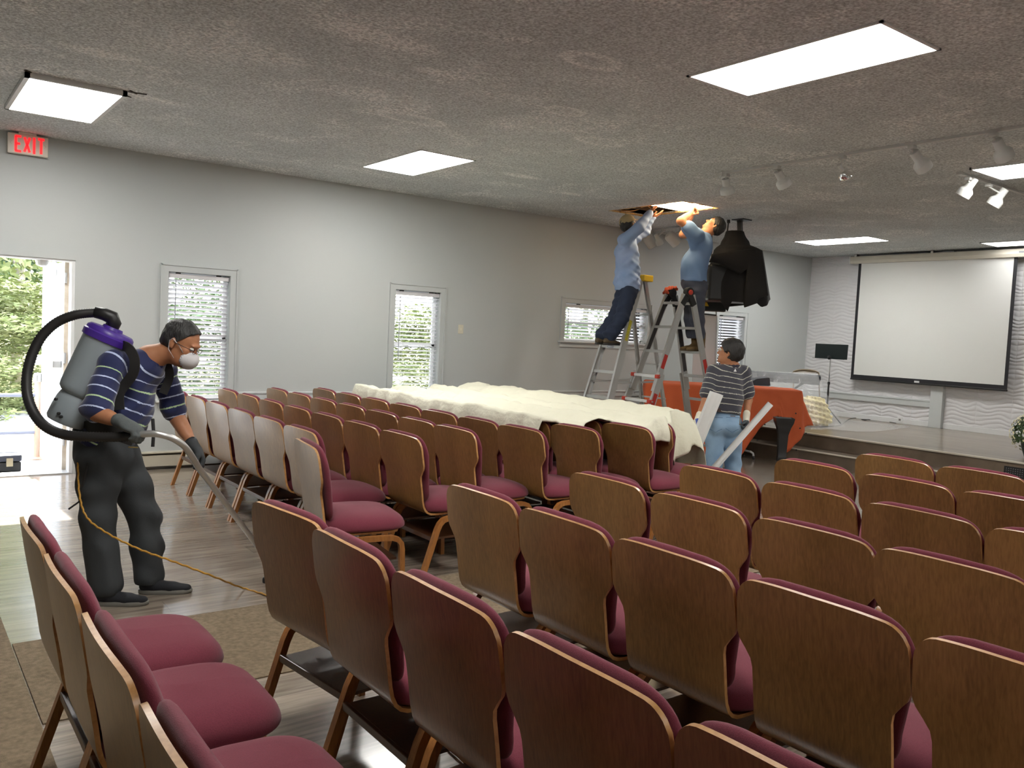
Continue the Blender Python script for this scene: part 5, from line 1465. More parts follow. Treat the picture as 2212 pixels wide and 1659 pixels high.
hand(B, wrN, nrm(A3(1410, 447, DA) - wrN), R3 * .6 - Z3 * .4, R3, .4); hand(B, wrF, nrm(A3(1421, 464, DA + .1) - wrF), Z3, -F3, .15)
B.obj('body', M['skin2'], m1); eyes(m1, P)
hair_cap(hc, fw, up, M['hair'], m1, 1.0, thick=.006, low=-.06)
K = Body(res=.006, k=.02); A_ = lambda f, l, u_: [hF * f, hL * l, hU * u_]
K.ell(hc + hU * .045 - hF * .008, A_(.108, .088, .088)); K.cut(hc + hU * .035, -hU)
K.cone(hc + hU * .045 + hF * .085, hc + hU * .035 + hF * .15, .050, .045, .02, flat=(hU, .14))
K.ell(hc + hU * .137, A_(.008, .008, .006), .005)
K.obj('cap', mat('tan_cap', srgb(160, 142, 108), .85, bump=(200, .3, .003)), m1)
lb = mat('light_blue_shirt', srgb(132, 158, 196), .8, bump=(160, .2, .002), vary=(4, srgb(160, 172, 205), .8))
S = Body(res=.007, k=.05)
tw = nrm(pv - nk)
S.cone(nk + tw * .05, ch, .09, .135, .05, flat=(R3 * .8 + F3 * .6, .80)); S.cone(ch, A3(1356, 575, DA), .145, .140, .06, flat=(R3 * .8 + F3 * .6, .85)); S.cone(A3(1356, 575, DA), A3(1354, 607, DA), .142, .165, .05, flat=(R3 * .8 + F3 * .6, .82))
S.cone(A3(1356, 590, DA), A3(1345, 615, DA - .02), .10, .09, .05); S.cone(A3(1360, 580, DA), A3(1372, 622, DA - .03), .09, .055, .05)
S.cone(nk + tw * .05, shN, .065, .072, .04); S.cone(nk + tw * .05, shF, .065, .068, .04)
S.chain([shN, elN, wrN], [.078, .064, .046], .035); S.chain([shF, elF, wrF], [.072, .062, .044], .035)
S.cut(wrN, nrm(wrN - elN)) if False else None
S.cut(A3(1352, 628, DA), -Z3)
S.obj('shirt', lb, m1, folds([((.6, .6, .9), .13), ((1, .2, -.8), .09), ((.4, -.3, 1), .06), ((1, 1, .1), .11)], .0062, 6))
hp = A3(1357, 622, DA); hl = A3(1345, 628, DA); hr = A3(1361, 628, DA + .06)
fl = lad_frame(PS, 1, .18, zS) ; fr_ = lad_frame(PS, 1, -.55, zS)
fl[2] = fr_[2] = zS
anN = fl + Z3 * .11 - np.array([.09, 0, 0]); anF = fr_ + Z3 * .11 - np.array([.09, 0, 0])
knN = A3(1343, 688, depth_of((6.86, 7.25, 1.86))); knF = A3(1331, 680, depth_of((6.86, 7.38, 1.86)))
T = Body(res=.0075, k=.045)
T.ell(A3(1356, 620, DA), [R3 * .14, F3 * .13, Z3 * .12])
T.chain([A3(1359, 632, depth_of((6.93, 7.26, 2.1))), knN, anN], [.100, .082, .078], .03); T.chain([A3(1348, 632, depth_of((6.93, 7.38, 2.1))), knF, anF], [.100, .080, .076], .03)
T.ell(anN + Z3 * .03, [np.array([.088, 0, 0]), np.array([0, .085, 0]), Z3 * .04], .02); T.ell(anF + Z3 * .03, [np.array([.086, 0, 0]), np.array([0, .083, 0]), Z3 * .04], .02)
T.cut(np.array([0, 0, zS + .05]), -Z3)
T.obj('trousers', denim_navy, m1, folds([((.2, .1, 1), .10), ((.8, .3, 1), .07)], .005, 9))
bs = mat('brown_shoe', srgb(84, 70, 50), .7)
for q in (fl, fr_): shoe('shoe', m1, q + np.array([-.19, 0, 0]), q + np.array([.08, 0, 0]), upper=bs, sole=mat('dark_sole', (.03, .028, .025), .7))

# ================================================================== 4. booted man on the folding ladder
m2 = thing('person', 'man in blue T-shirt and tan boots on the folding ladder, head tipped back', 'person', (7.84, 6.84, 1.43))
DB = 10.12
zR = zr(4) + .018
hc = A3(1543, 489, DB); fw = nrm(-R3 * .62 + Z3 * .74 + F3 * .1); up = nrm(R3 * .76 + Z3 * .60)
nk = A3(1521, 506, DB); ch = A3(1516, 532, DB); ab = A3(1502, 570, DB); pv = A3(1499, 605, DB)
shN = A3(1506, 508, DB - .16); elN = A3(1470, 478, DB - .20); wrN = A3(1492, 461, DB - .12)
shF = A3(1508, 512, DB + .16); elF = A3(1474, 507, DB + .12); wrF = A3(1492, 470, DB + .02)
B = Body(res=.0075, k=.03)
P, Ax, hF, hL, hU = head(B, hc, fw, up, 1.0, nk, (.058, .064))
B.cone(nk, ch, .065, .08, .03); B.cone(ch, ab, .08, .10); B.cone(ab, pv, .10, .10); B.cone(nk, shN, .05, .045, .02); B.cone(nk, shF, .05, .045, .02)
B.chain([shN, elN, wrN], [.050, .046, .032], .02); B.chain([shF, elF, wrF], [.048, .040, .028], .02)
B.cone(elN + (wrN - elN) * .1, elN + (wrN - elN) * .55, .048, .040, .02)
hand(B, wrN, nrm(A3(1501, 447, DB - .06) - wrN), R3, F3, 1.0); hand(B, wrF, nrm(A3(1503, 452, DB + .02) - wrF), R3, -F3, .9)
B.obj('body', M['skin2'], m2); eyes(m2, P)
hair_cap(hc, fw, up, M['hair'], m2, 1.0, thick=.014, low=-.08)
tb = mat('blue_tshirt', srgb(104, 134, 174), .85, bump=(160, .2, .002), vary=(4, srgb(122, 148, 188), .7))
S = Body(res=.007, k=.05)
S.cone(nk + nrm(ch - nk) * .05, ch, .085, .138, .05, flat=(R3, .78)); S.cone(ch, ab, .150, .150, .06, flat=(R3, .84)); S.cone(ab, pv - Z3 * .0, .162, .168, .06, flat=(R3, .90)); S.ell(A3(1492, 578, DB), [R3 * .11, F3 * .13, Z3 * .16], .06)
S.cone(nk + nrm(ch - nk) * .05, shN, .062, .070, .04); S.cone(nk + nrm(ch - nk) * .05, shF, .062, .066, .04)
S.cone(shN, shN + (elN - shN) * .56, .070, .074, .04); S.cone(shF, shF + (elF - shF) * .5, .066, .068, .04); S.cone(shN + (elN - shN) * .45, A3(1500, 528, DB - .10), .060, .06, .05)
S.cut(A3(1498, 609, DB), -Z3 + R3 * .0)
S.obj('t_shirt', tb, m2, folds([((.5, .4, .35), .12), ((1, .2, .5), .10), ((.9, 1, -.2), .075)], .005, 12))
gp_ = mat('slate_trousers', srgb(74, 78, 92), .8, bump=(140, .3, .003), vary=(7, srgb(60, 64, 76), .8))
bN = lad_frame(PL_, -1, .32, zR); bF = lad_frame(PL_, -1, -.30, zR); bN[2] = bF[2] = zR
anN = bN + Z3 * .19 + np.array([.05, 0, 0]); anF = bF + Z3 * .19 + np.array([.05, 0, 0])
knN = A3(1506, 692, DB - .07); knF = A3(1492, 688, DB + .08)
T = Body(res=.0075, k=.05)
T.ell(A3(1499, 612, DB), [R3 * .155, F3 * .150, Z3 * .13]); T.ell(A3(1506, 622, DB - .03), [R3 * .12, F3 * .12, Z3 * .11])
T.chain([A3(1505, 632, DB - .07), knN, anN], [.105, .084, .078], .03); T.chain([A3(1495, 632, DB + .08), knF, anF], [.105, .080, .076], .03)
T.cut(np.array([0, 0, zR + .15]), -Z3)
T.obj('trousers', gp_, m2, folds([((.2, .1, 1), .11), ((.8, .3, 1), .08)], .005, 14))
tan = mat('tan_boot', srgb(124, 100, 62), .85, bump=(120, .3, .004), vary=(20, srgb(104, 82, 50), .8))
for q in (bN, bF): shoe('boot', m2, q + np.array([.15, -.01, 0]), q + np.array([-.14, .012, 0]), upper=tan, sole=mat('tan_sole', srgb(92, 76, 50), .8), boot=.21, w=.052)
# ================================================================== WHITE DROP CLOTH over the front rows of the left block
dc = thing('drop_cloth', 'off-white drop cloth spread over the front rows of left block chairs', 'cloth', (4.8, 6.3, 0))
prof = [(3.955, .52), (3.950, .62), (3.950, .74), (3.960, .84), (3.985, .905), (4.05, .905), (4.13, .880), (4.22, .858), (4.32, .855), (4.41, .885), (4.47, .912), (4.55, .905), (4.64, .865), (4.74, .842), (4.84, .862),
        (4.92, .905), (4.99, .905), (5.08, .872), (5.18, .862), (5.28, .885), (5.38, .922), (5.46, .935), (5.55, .925), (5.62, .90), (5.68, .82), (5.71, .70), (5.73, .58), (5.74, .46)]
def lin(x, pts):
    for (a, b), (c, d) in zip(pts, pts[1:]):
        if x <= c: return b + (d - b) * max(0, (x - a) / (c - a))
    return pts[-1][1]
yend = lambda x: lin(x, [(3.9, 4.98), (4.05, 4.86), (4.3, 4.82), (4.42, 4.88), (4.55, 4.82), (4.75, 4.66), (4.95, 4.56), (5.2, 4.70), (5.4, 4.90), (5.7, 4.88), (5.8, 4.86)])
drop = lambda x: lin(x, [(3.9, .03), (4.2, .05), (4.5, .02), (4.62, .05), (4.8, .15), (5.0, .20), (5.12, .24), (5.28, .40), (5.45, .42), (5.8, .10)])
pp = []
for (a, b), (c, d) in zip(prof, prof[1:]):
    for k in range(3): pp.append((a + (c - a) * k / 3, b + (d - b) * k / 3))
pp.append(prof[-1])
NYc = 150; rows = []
for i, (x, z) in enumerate(pp):
    r = []; ye = yend(x); dr = drop(x); arc = i / len(pp)
    for j in range(NYc + 14):
        if j < NYc: y = 8.16 + (ye - 8.16) * j / (NYc - 1); hz = 0; hy = 0
        else:
            t = (j - NYc + 1) / 14; y = ye; hz = -dr * t; hy = -.05 * math.sin(t * 2.2) - .22 * t * max(0, x - 5.3)
        yy = y + hy; zz = z + hz
        lump = .5 + .5 * math.cos(2 * math.pi * (y - 4.58) / .55)
        w1 = mnoise.noise(Vector((x * 3.1, yy * 4.2, 1.7))); w2 = mnoise.noise(Vector((x * 9 + yy * 5, yy * 9 - x * 6, 4.2))); w3 = abs(mnoise.noise(Vector((x * 5 - yy * 7, yy * 3, 9.0))))
        if z > .82:
            zz += .022 + .018 * w1 + .012 * w2 - .018 * w3 + (.010 * lump if .88 < z else -.015 * lump * (x > 4.6))
        xx = x
        if i < 15:
            q = 1 - i / 15; xx += q * (.030 * math.sin(yy * 21 + 2 * math.sin(yy * 5)) + .018 * w2) - .01
            zz += -.10 * q * mnoise.noise(Vector((yy * 2.2, 3, 1)))
        if i > len(pp) - 16:
            q = (i - len(pp) + 16) / 16; xx += q * (.04 * math.sin(yy * 17) + .02 * w2)
        if j >= NYc:
            t = (j - NYc + 1) / 14; yy += t * (.028 * math.sin(x * 26 + 1.3 * math.sin(x * 9)))
        if j < 8:
            t = 1 - j / 8; zz -= .30 * t * t; yy -= 0 
        r.append((xx, yy, zz))
    rows.append(r)
m = MB(); m.grid(rows)
drop_mat = mat('drop_cloth', srgb(226, 224, 204), .85, bump=(22, .35, .02))
o = m.build('sheet', drop_mat, dc, smooth=True); md = o.modifiers.new('thick', 'SOLIDIFY'); md.thickness = .003

# ================================================================== GRAND PIANO under an orange moving blanket
ZP = .965
Apt = np.array(at(1396, 826, 2, ZP)); Bpt = np.array(at(1733, 844, 2, ZP)); Apt[2] = Bpt[2] = 0
ex_ = nrm(Bpt - Apt); bk = np.array([-ex_[1], ex_[0], 0]); bk = bk if bk @ F3 > 0 else -bk
W_ = float(np.linalg.norm(Bpt - Apt)); DEP = .84
pn = thing('grand_piano', 'black grand piano mostly hidden under an orange blanket before the stage', 'piano', tuple((Apt + Bpt) / 2 + bk * .6))
def PP(a, b, z): return tuple(Apt + ex_ * a + bk * b + Z3 * z)
outl = [(0.04, .04), (W_ - .25, .04), (W_ - .08, .09), (W_ - .04, .25), (W_ - .10, .5), (W_ - .30, .70), (W_ - .62, DEP - .04), (.04, DEP - .04)]
gb_ = mat('piano_black', (.008, .008, .009), .3, coat=.15)
m = MB(); m.prism([PP(a, b, .62) for a, b in outl], (0, 0, .30)); o = m.build('case', gb_, pn); fix_normals(o)
m = MB(); m.prism([PP(a, b, .921) for a, b in outl], (0, 0, .02)); o = m.build('lid', gb_, pn); fix_normals(o)
rl_ = np.array(at(1687, 1000, 2, .03)); rl_[2] = 0
lpos = [rl_, Apt + ex_ * .25 + bk * .25, Apt + ex_ * .25 + bk * (DEP - .25)]
for q in lpos:
    m = MB(); Mx = Matrix.Translation(Vector((q[0], q[1], 0))) @ Matrix.Rotation(math.atan2(ex_[1], ex_[0]), 4, 'Z')
    rws = []
    for z, h in ((.055, .055), (.10, .058), (.12, .050), (.40, .060), (.50, .085), (.56, .11), (.62, .12)):
        rws.append([tuple(Mx @ Vector((sx * h, sy * h * .9, z))) for sx, sy in ((-1, -1), (1, -1), (1, 1), (-1, 1), (-1, -1))])
    m.grid(rws); o = m.build('leg', gb_, pn, auto=30); fix_normals(o)
    m = MB(); m.lathe([(.024, -.012), (.028, -.008), (.028, .008), (.024, .012)], (q[0], q[1], .028), tuple(bk), 16); m.lathe([(.012, .03), (.016, .055)], (q[0], q[1], 0), (0, 0, 1), 12); m.build('caster', M['brass'], pn)
m = MB(); mid = Apt + ex_ * (W_ * .45) + bk * .6
for a_ in (-.14, .14): m.tube([mid + ex_ * a_ + Z3 * .62, mid + ex_ * a_ * .5 + Z3 * .08], .012, 8)
m.box(mid[0] - .14, mid[0] + .14, mid[1] - .03, mid[1] + .03, .05, .10); m.build('pedal_lyre', gb_, pn)

bl = thing('moving_blanket', 'orange-red quilted blanket draped over the grand piano', 'blanket', tuple((Apt + Bpt) / 2))
om = mat('orange_blanket', srgb(212, 104, 62), .9, bump=(130, .35, .004), vary=(3, srgb(196, 90, 54), .8))
hem_px = [(1392, 1040), (1500, 1060), (1560, 1045), (1590, 1012), (1612, 985), (1650, 925), (1672, 908), (1690, 897), (1697, 905), (1702, 955), (1712, 978), (1722, 972), (1736, 950), (1750, 932)]
def hem_z(t):
    px = 1392 + (1742 - 1392) * t; Y = lin(px, hem_px); D = depth_of(Apt) + (depth_of(Bpt) - depth_of(Apt)) * t
    return max(.03, float(dp(px, Y, D)[2]))
# perimeter path: left side (back to front), front, right side (front to back)
path = []
for k in range(26): path.append(((0.0, DEP * (1 - k / 26)), (-1, 0), 'l', 1 - k / 26))
for k in range(90):
    t = k / 90; path.append(((W_ * t, 0.0), (0, -1), 'f', t))
for k in range(34):
    t = k / 33; path.append(((W_ - .0 - .25 * t * t, DEP * .8 * t), (1, 0), 'r', t))
pts_top = []; rowsB = [[] for _ in range(24)]
for i, ((a, b), (nx, ny), sd, t) in enumerate(path):
    # rounded corners
    if sd == 'f':
        hz = hem_z(t); 
        if t > .965: nx = (t - .965) / .035 * .7
        if t < .035: nx = -(1 - t / .035) * .7
    elif sd == 'r': hz = lin(t, [(0, .42), (.1, .50), (.32, .5), (1, .5)])
    else: hz = .04
    ln = math.hypot(nx, ny); nx /= ln; ny /= ln
    for k in range(24):
        if k < 5: g = k / 4; out = -.03 + .035 * math.sin(g * math.pi / 2); z = ZP - .030 * (1 - math.cos(g * math.pi / 2)); q = 0
        else:
            q = (k - 4) / 19; z = (ZP - .03) * (1 - q) + hz * q
            fold = math.sin(i * .31 + .8 * math.sin(i * .11)) * .5 + .5 * math.sin(i * .83 + 1)
            out = .005 + q * (.075 + .035 * fold) + .01 * mnoise.noise(Vector((i * .2, k * .25, 3)))
            if sd == 'r' and .05 < t < .4: out += .10 * q * math.sin(min(1, (t - .05) / .3) * math.pi)
        rowsB[k].append(PP(a + nx * out, b + ny * out, z))
m = MB(); m.grid(rowsB); n_ = len(path)
# top sheet joined on the first ring
inner = [[PP(.03 + (W_ - .06) * u, .03 + (DEP - .06) * v * (1 if u < .55 else 1 - .4 * (u - .55) / .45), ZP + .004 * mnoise.noise(Vector((u * 7, v * 6, 0)))) for v in [i / 12 for i in range(13)]] for u in [i / 24 for i in range(25)]]
m.grid(inner)
o = m.build('cover_cloth', om, bl, smooth=True); md = o.modifiers.new('thick', 'SOLIDIFY'); md.thickness = .004; md.offset = 0
for px, py in ((1652, 917), (1687, 901), (1719, 893), (1636, 951), (1741, 936), (1728, 925), (1608, 984), (1720, 972)):
    D = depth_of(Bpt) - .12; q = A3(px, py, D + (.0 if px < 1700 else .02)); m = MB(); m.lathe([(.010, 0), (.010, .004), (.004, .004)], tuple(q), tuple(-bk), 12); m.build('grommet', M['black'], bl)

# ================================================================== BLACK-DRAPED PROJECTOR hanging from the ceiling
DP = 10.86; cpt = A3(1590, 590, DP)
pj = thing('ceiling_projector', 'projector hanging from the ceiling wrapped in black cloth, before the corner', 'projector', (8.83, 6.99, HC))
m = MB(); m.beam(A3(1598, 474, DP), A3(1599, 508, DP), .055, .055); m.box(8.74, 8.92, 6.9, 7.08, HC - .012, HC - .001); m.build('mount', M['black'], pj)
m = MB(); m.tube([A3(1575, 474, DP), A3(1573, 485, DP), A3(1571, 502, DP)], .010, 8); m.tube([A3(1574, 474, DP), A3(1574, 482, DP)], .02, 8); m.build('hanging_cable', M['black'], pj)
m = MB(); m.tube([A3(1575, 474, DP), A3(1590, 471, DP + .02), A3(1618, 476, DP), A3(1600, 477, DP - .03), A3(1585, 474, DP)], .004, 6); m.build('ceiling_wire', mat('steel_wire', (.35, .36, .38), .4, .7), pj)
m = MB(); cc = A3(1580, 610, DP); Mx = Matrix.Translation(Vector(cc)) @ Matrix.Rotation(math.radians(-37), 4, 'Z'); m.box(-.36, .34, -.30, .30, -.26, .20, 0, Mx, .03); m.build('body', M['black'], pj)
# cloth: rings from the neck downwards; x limits measured on the silhouette
lev = [(500, 1569, 1606), (508, 1567, 1608), (514, 1565, 1611), (522, 1560, 1617), (530, 1557, 1619), (536, 1549, 1634), (542, 1544, 1645), (555, 1540, 1647), (575, 1535, 1650), (595, 1531, 1653), (615, 1528, 1656), (632, 1527, 1659), (645, 1528, 1661), (660, 1530, 1662), (676, 1534, 1662)]
NR = 96; rings = []
for li, (py, xl, xr) in enumerate(lev):
    c = A3((xl + xr) / 2, py, DP); hw = (xr - xl) / 2 / F_PX * DP; hd = min(hw, .12 + .26 * min(1, li / 6))
    q = max(0, (li - 5) / 9)
    r = []
    for k in range(NR + 1):
        a = 2 * math.pi * k / NR
        f = 1 + q * (.05 * math.sin(7 * a + 1) + .06 * math.sin(3 * a)) * (abs(math.sin(a)) ) + .02 * math.sin(11 * a + li * .5) * (li < 5)
        ca, sa = math.cos(a), math.sin(a)
        sq = 1 / max(abs(ca), abs(sa)) ** .35 if li > 5 else 1
        p = c + R3 * hw * ca * (1 + .02 * (sq - 1)) + F3 * hd * sa * f * min(1.15, sq)
        r.append(p)
    rings.append(r)
# uneven hem : cut each column at its own height
def hem_row(a):      # angle -> pixel y of the hem (front is a = -90 deg)
    d = math.degrees(a) % 360
    return lin(d, [(0, 640), (20, 640), (60, 655), (120, 665), (180, 600), (195, 598), (215, 640), (232, 678), (243, 655), (262, 656), (285, 652), (298, 664), (312, 660), (325, 648), (360, 640)])
rows = []
for li in range(len(lev)):
    r = []
    for k in range(NR + 1):
        a = 2 * math.pi * k / NR; hy = hem_row(a); py = lev[li][0]
        if py > hy and li > 0:
            lo_ = max(i for i in range(len(lev)) if lev[i][0] <= hy); hi_ = min(lo_ + 1, len(lev) - 1)
            t = (hy - lev[lo_][0]) / max(1, lev[hi_][0] - lev[lo_][0]); p = rings[lo_][k] * (1 - t) + rings[hi_][k] * t
            p = p + (Z3 * -.0004 * (li - lo_))
        else: p = rings[li][k]
        r.append(tuple(p))
    rows.append(r)
m = MB(); m.grid(rows); bc = mat('black_cloth', (.014, .013, .013), .9, bump=(40, .4, .01), vary=(3, (.024, .022, .021), .8))
m.f.append(tuple(range(NR))); m.mi.append(0)
o = m.build('cloth', bc, pj, smooth=True); md = o.modifiers.new('thick', 'SOLIDIFY'); md.thickness = .004
# folded-over top layer and the hanging front panel
for nm, pts, th in (('cloth_flap', [(1541, 548), (1634, 536), (1640, 560), (1600, 592), (1575, 580), (1552, 568), (1533, 566)], .02), ('cloth_panel', [(1612, 548), (1646, 541), (1652, 575), (1660, 638), (1637, 646), (1636, 655), (1610, 664), (1607, 650), (1611, 610), (1613, 580)], .03)):
    Dq = DP - .44; P3 = [A3(x, y, Dq) for x, y in pts]; cen = sum(P3) / len(P3)
    mb = MB(); ring0 = [p + (cen - p) * .0 + F3 * .05 for p in P3]; ring1 = [p for p in P3]; ring2 = [p + (cen - p) * .12 - F3 * .018 for p in P3]; ring3 = [p + (cen - p) * .6 - F3 * .024 for p in P3]
    mb.grid([r_ + [r_[0]] for r_ in (ring0, ring1, ring2, ring3)]); mb.f.append(tuple(3 * (len(P3) + 1) + i for i in range(len(P3)))); mb.mi.append(0)
    o = mb.build(nm, bc, pj, smooth=True); fix_normals(o)
sp_ = thing('wall_speaker', 'black wall screen unit with a yellow warning triangle behind the black cloth', 'speaker', tuple(A3(1530, 640, 11.1)))
m = MB(); Mx = Matrix.Translation(Vector(A3(1537, 632, 11.15))) @ Matrix.Rotation(math.radians(-37), 4, 'Z'); m.box(-.21, .20, -.04, .04, -.25, .28, 0, Mx, .02); m.build('cabinet', mat('dark_cabinet', (.010, .013, .013), .45), sp_)
m = MB(); Mt = Mx; m.prism([tuple(Mx @ Vector(p)) for p in ((-.115, -.043, -.185), (-.035, -.043, -.185), (-.075, -.043, -.115))], tuple(-F3 * .003)); m.build('warning_triangle', M['yellow_plastic'], sp_)
m = MB(); m.tube([tuple(Mx @ Vector((0, .02, .27))), tuple(A3(1537, 545, 11.2)), (tuple(at(1537, 500, 2, HC)))], .012, 8); m.build('hanger', M['black'], sp_)

# ================================================================== WHITEBOARD on castors behind the piano
wb = thing('whiteboard', 'pale whiteboard on a rolling stand between the ladder and last window', 'whiteboard', tuple(at(1530, 960, 2, 0)))
DW = 12.3; Mx = None
q1_ = A3(1500, 676, DW); q2_ = A3(1547, 681, DW); q3_ = A3(1541, 860, DW); q4_ = A3(1494, 858, DW)
m = MB(); m.prism([tuple(q1_), tuple(q2_), tuple(q3_), tuple(q4_)], tuple(F3 * .02)); o = m.build('board', mat('board_white', srgb(206, 210, 212), .35), wb); fix_normals(o)
m = MB(); m.beam(q1_, q2_, .03, .02); m.build('top_bar', M['black'], wb)
m = MB(); m.beam(q2_ + R3 * .01, q3_ + R3 * .01, .02, .02); m.beam(q3_ + R3 * .01, np.array([*(q3_ + R3 * .01)[:2], .08]), .025, .025); m.build('side_post', M['alu'], wb)
m = MB(); b0 = np.array([*(q3_ + R3 * .01)[:2], .08]); b1 = np.array(at(1622, 976, 2, .10)); m.tube([b0, b1, b1 - F3 * .0 + R3 * .03 - Z3 * .02, b1 + R3 * .04 - Z3 * .06], .014, 8); m.build('base_tube', M['white_paint'], wb)
m = MB(); m.lathe([(.02, -.012), (.025, -.01), (.025, .01), (.02, .012)], tuple(b1 + R3 * .04 - Z3 * .075), tuple(R3), 14); m.build('caster', M['black'], wb)

# ================================================================== ON THE STAGE
kb = thing('keyboard', 'grey electronic keyboard on a stand under clear plastic behind the piano', 'keyboard', tuple(at(1690, 900, 2, STG_Z)))
DK = 12.9
k1, k2 = A3(1600, 806, DK), A3(1764, 806, DK - .15); k1[2] = k2[2] = (k1[2] + k2[2]) / 2; ke = nrm(k2 - k1); kn = np.array([-ke[1], ke[0], 0]); kn = kn if kn @ F3 > 0 else -kn
m = MB(); m.beam((k1 + k2) / 2 - ke * .62, (k1 + k2) / 2 + ke * .62, .30, .085, (0, 0, 1), bev=.02)
for o_ in (m,): pass
m2_ = MB(); kc = (k1 + k2) / 2 + kn * .12; m2_.beam(kc - ke * .62 - Z3 * .05, kc + ke * .62 - Z3 * .05, .34, .09, (0, 0, 1), bev=.02); m2_.build('case', mat('keyboard_grey', srgb(44, 48, 56), .45), kb)
m = MB(); m.beam((k1 + k2) / 2 - ke * .62 - Z3 * .055, (k1 + k2) / 2 + ke * .62 - Z3 * .075, .02, .15, (0, 0, 1), bev=.006); m.build('rear_panel', mat('panel_grey', srgb(48, 54, 62), .45), kb)
text_obj('KURZWEIL', .062, (k1 + k2) / 2 + ke * .24 - Z3 * .045 - kn * .0115, ke, (0, 0, 1), M['white_trim'], kb)
for s_ in (-1, 1):
    m = MB(); a_ = kc + ke * s_ * .45 - Z3 * .10; b_ = kc - ke * s_ * .40; b_[2] = STG_Z + .02; m.beam(a_, b_, .03, .03); m.build('stand_leg', M['black'], kb)
for yy in (-.45, .45):
    m = MB(); b_ = kc + ke * yy; b_[2] = STG_Z + .015; m.beam(b_ - kn * .2, b_ + kn * .2, .03, .03); m.build('stand_foot', M['black'], kb)
mb_ = thing('mixer_box', 'white box with dark tented lid under the plastic left of the keyboard', 'box', tuple(A3(1625, 840, 12.3)))
m = MB(); Mx = Matrix.Translation(Vector(A3(1628, 834, 12.3))) @ Matrix.Rotation(math.radians(-30), 4, 'Z'); m.box(-.18, .18, -.15, .15, -.42, .02, 0, Mx, .01); m.build('carton', M['white_paint'], mb_)
m = MB(); m.prism([tuple(Mx @ Vector(p)) for p in ((-.19, -.15, .02), (.19, -.15, .02), (.17, -.15, .14), (-.02, -.15, .115))], tuple(F3 * .28)); o = m.build('lid', mat('dark_lid', srgb(70, 72, 80), .5), mb_); fix_normals(o)
fc = thing('folding_chair', 'tan folding chair whose back shows above the keyboard', 'chair', tuple(at(1745, 900, 2, STG_Z)))
q = A3(1741, 806, 13.6); m = MB(); arc = [q + R3 * (.21 * math.cos(t)) + Z3 * (.055 * math.sin(t)) for t in np.linspace(0, math.pi, 15)]
m.tube(arc, .012, 8); m.prism([tuple(p) for p in arc], tuple(F3 * .02)); m.build('backrest', mat('tan_metal', srgb(132, 118, 100), .5), fc)
for s_ in (-1, 1):
    m = MB(); a_ = q + R3 * .21 * s_; b_ = a_.copy(); b_[2] = STG_Z; m.tube([a_, b_ - F3 * .2], .011, 8); m.build('leg', MATS['tan_metal'], fc)
m = MB(); c_ = q - Z3 * .40 - F3 * .1; m.beam(c_ - R3 * .2, c_ + R3 * .2, .36, .02, (0, 0, 1), bev=.008); m.build('seat', MATS['tan_metal'], fc)

ms = thing('music_stand', 'black music stand on the stage left of the projection screen', 'music stand', tuple(at(1788, 905, 2, STG_Z)))
XM = 11.9; c4 = [np.array(at(px, py, 0, XM)) for px, py in ((1762, 742), (1832, 745), (1829, 777), (1760, 773))]
m = MB(); m.prism([tuple(p) for p in c4], (.012, 0, 0)); m.beam(c4[3] - np.array([.03, 0, 0]), c4[2] - np.array([.03, 0, 0]), .07, .006); o = m.build('desk', mat('stand_black', (.006, .012, .012), .35), ms); fix_normals(o)
m = MB(); t_ = (c4[2] + c4[3]) / 2 + Z3 * .02; m.lathe([(.001, -.04), (.035, -.03), (.03, -.02), (.012, .0)], tuple(t_ - np.array([.01, 0, 0])), (1, 0, 0), 12); m.build('swivel', M['black'], ms)
b_ = t_.copy(); b_[2] = 1.0; b2 = t_.copy(); b2[2] = STG_Z + .25
m = MB(); m.tube([t_, b_], .009, 8); m.build('upper_pole', M['chrome'], ms)
m = MB(); m.tube([b_, b2], .014, 10); m.lathe([(.02, -.02), (.02, .02)], tuple(b_), (0, 0, 1), 10); m.build('lower_pole', M['black'], ms)
for k in range(3):
    a = k * 2.09 + .4; m = MB(); e_ = b2.copy(); e_[2] = STG_Z + .012; m.tube([b2, e_ + np.array([math.cos(a), math.sin(a), 0]) * .28], .009, 8); m.build('leg', M['black'], ms)

fo_ = thing('foam_block', 'cream egg-crate foam in plastic on the stage edge beside the piano', 'foam', tuple(at(1762, 924, 2, STG_Z)))
f0 = np.array(at(1764, 922, 2, STG_Z)); f0 = f0 + F3 * .16
FB = Body(res=.011, k=.05)
FB.cone(f0 - R3 * .12 + Z3 * .16, f0 + R3 * .09 + Z3 * .16, .15, .155, .05); FB.cone(f0 - R3 * .12 + Z3 * .30, f0 + R3 * .05 + Z3 * .30, .13, .13, .06); FB.ell(f0 + Z3 * .10, [R3 * .27, F3 * .2, Z3 * .12])
FB.cut(f0 + Z3 * .004, -Z3)
FB.obj('foam', mat('cream_foam', srgb(238, 224, 160), .7, bump=(22, .9, .03)), fo_, lambda X: .012 * np.sin(X[:, 0] * 75) * np.sin(X[:, 1] * 75) * 1.0 + .012 * np.sin(X[:, 2] * 80 + X[:, 0] * 20))

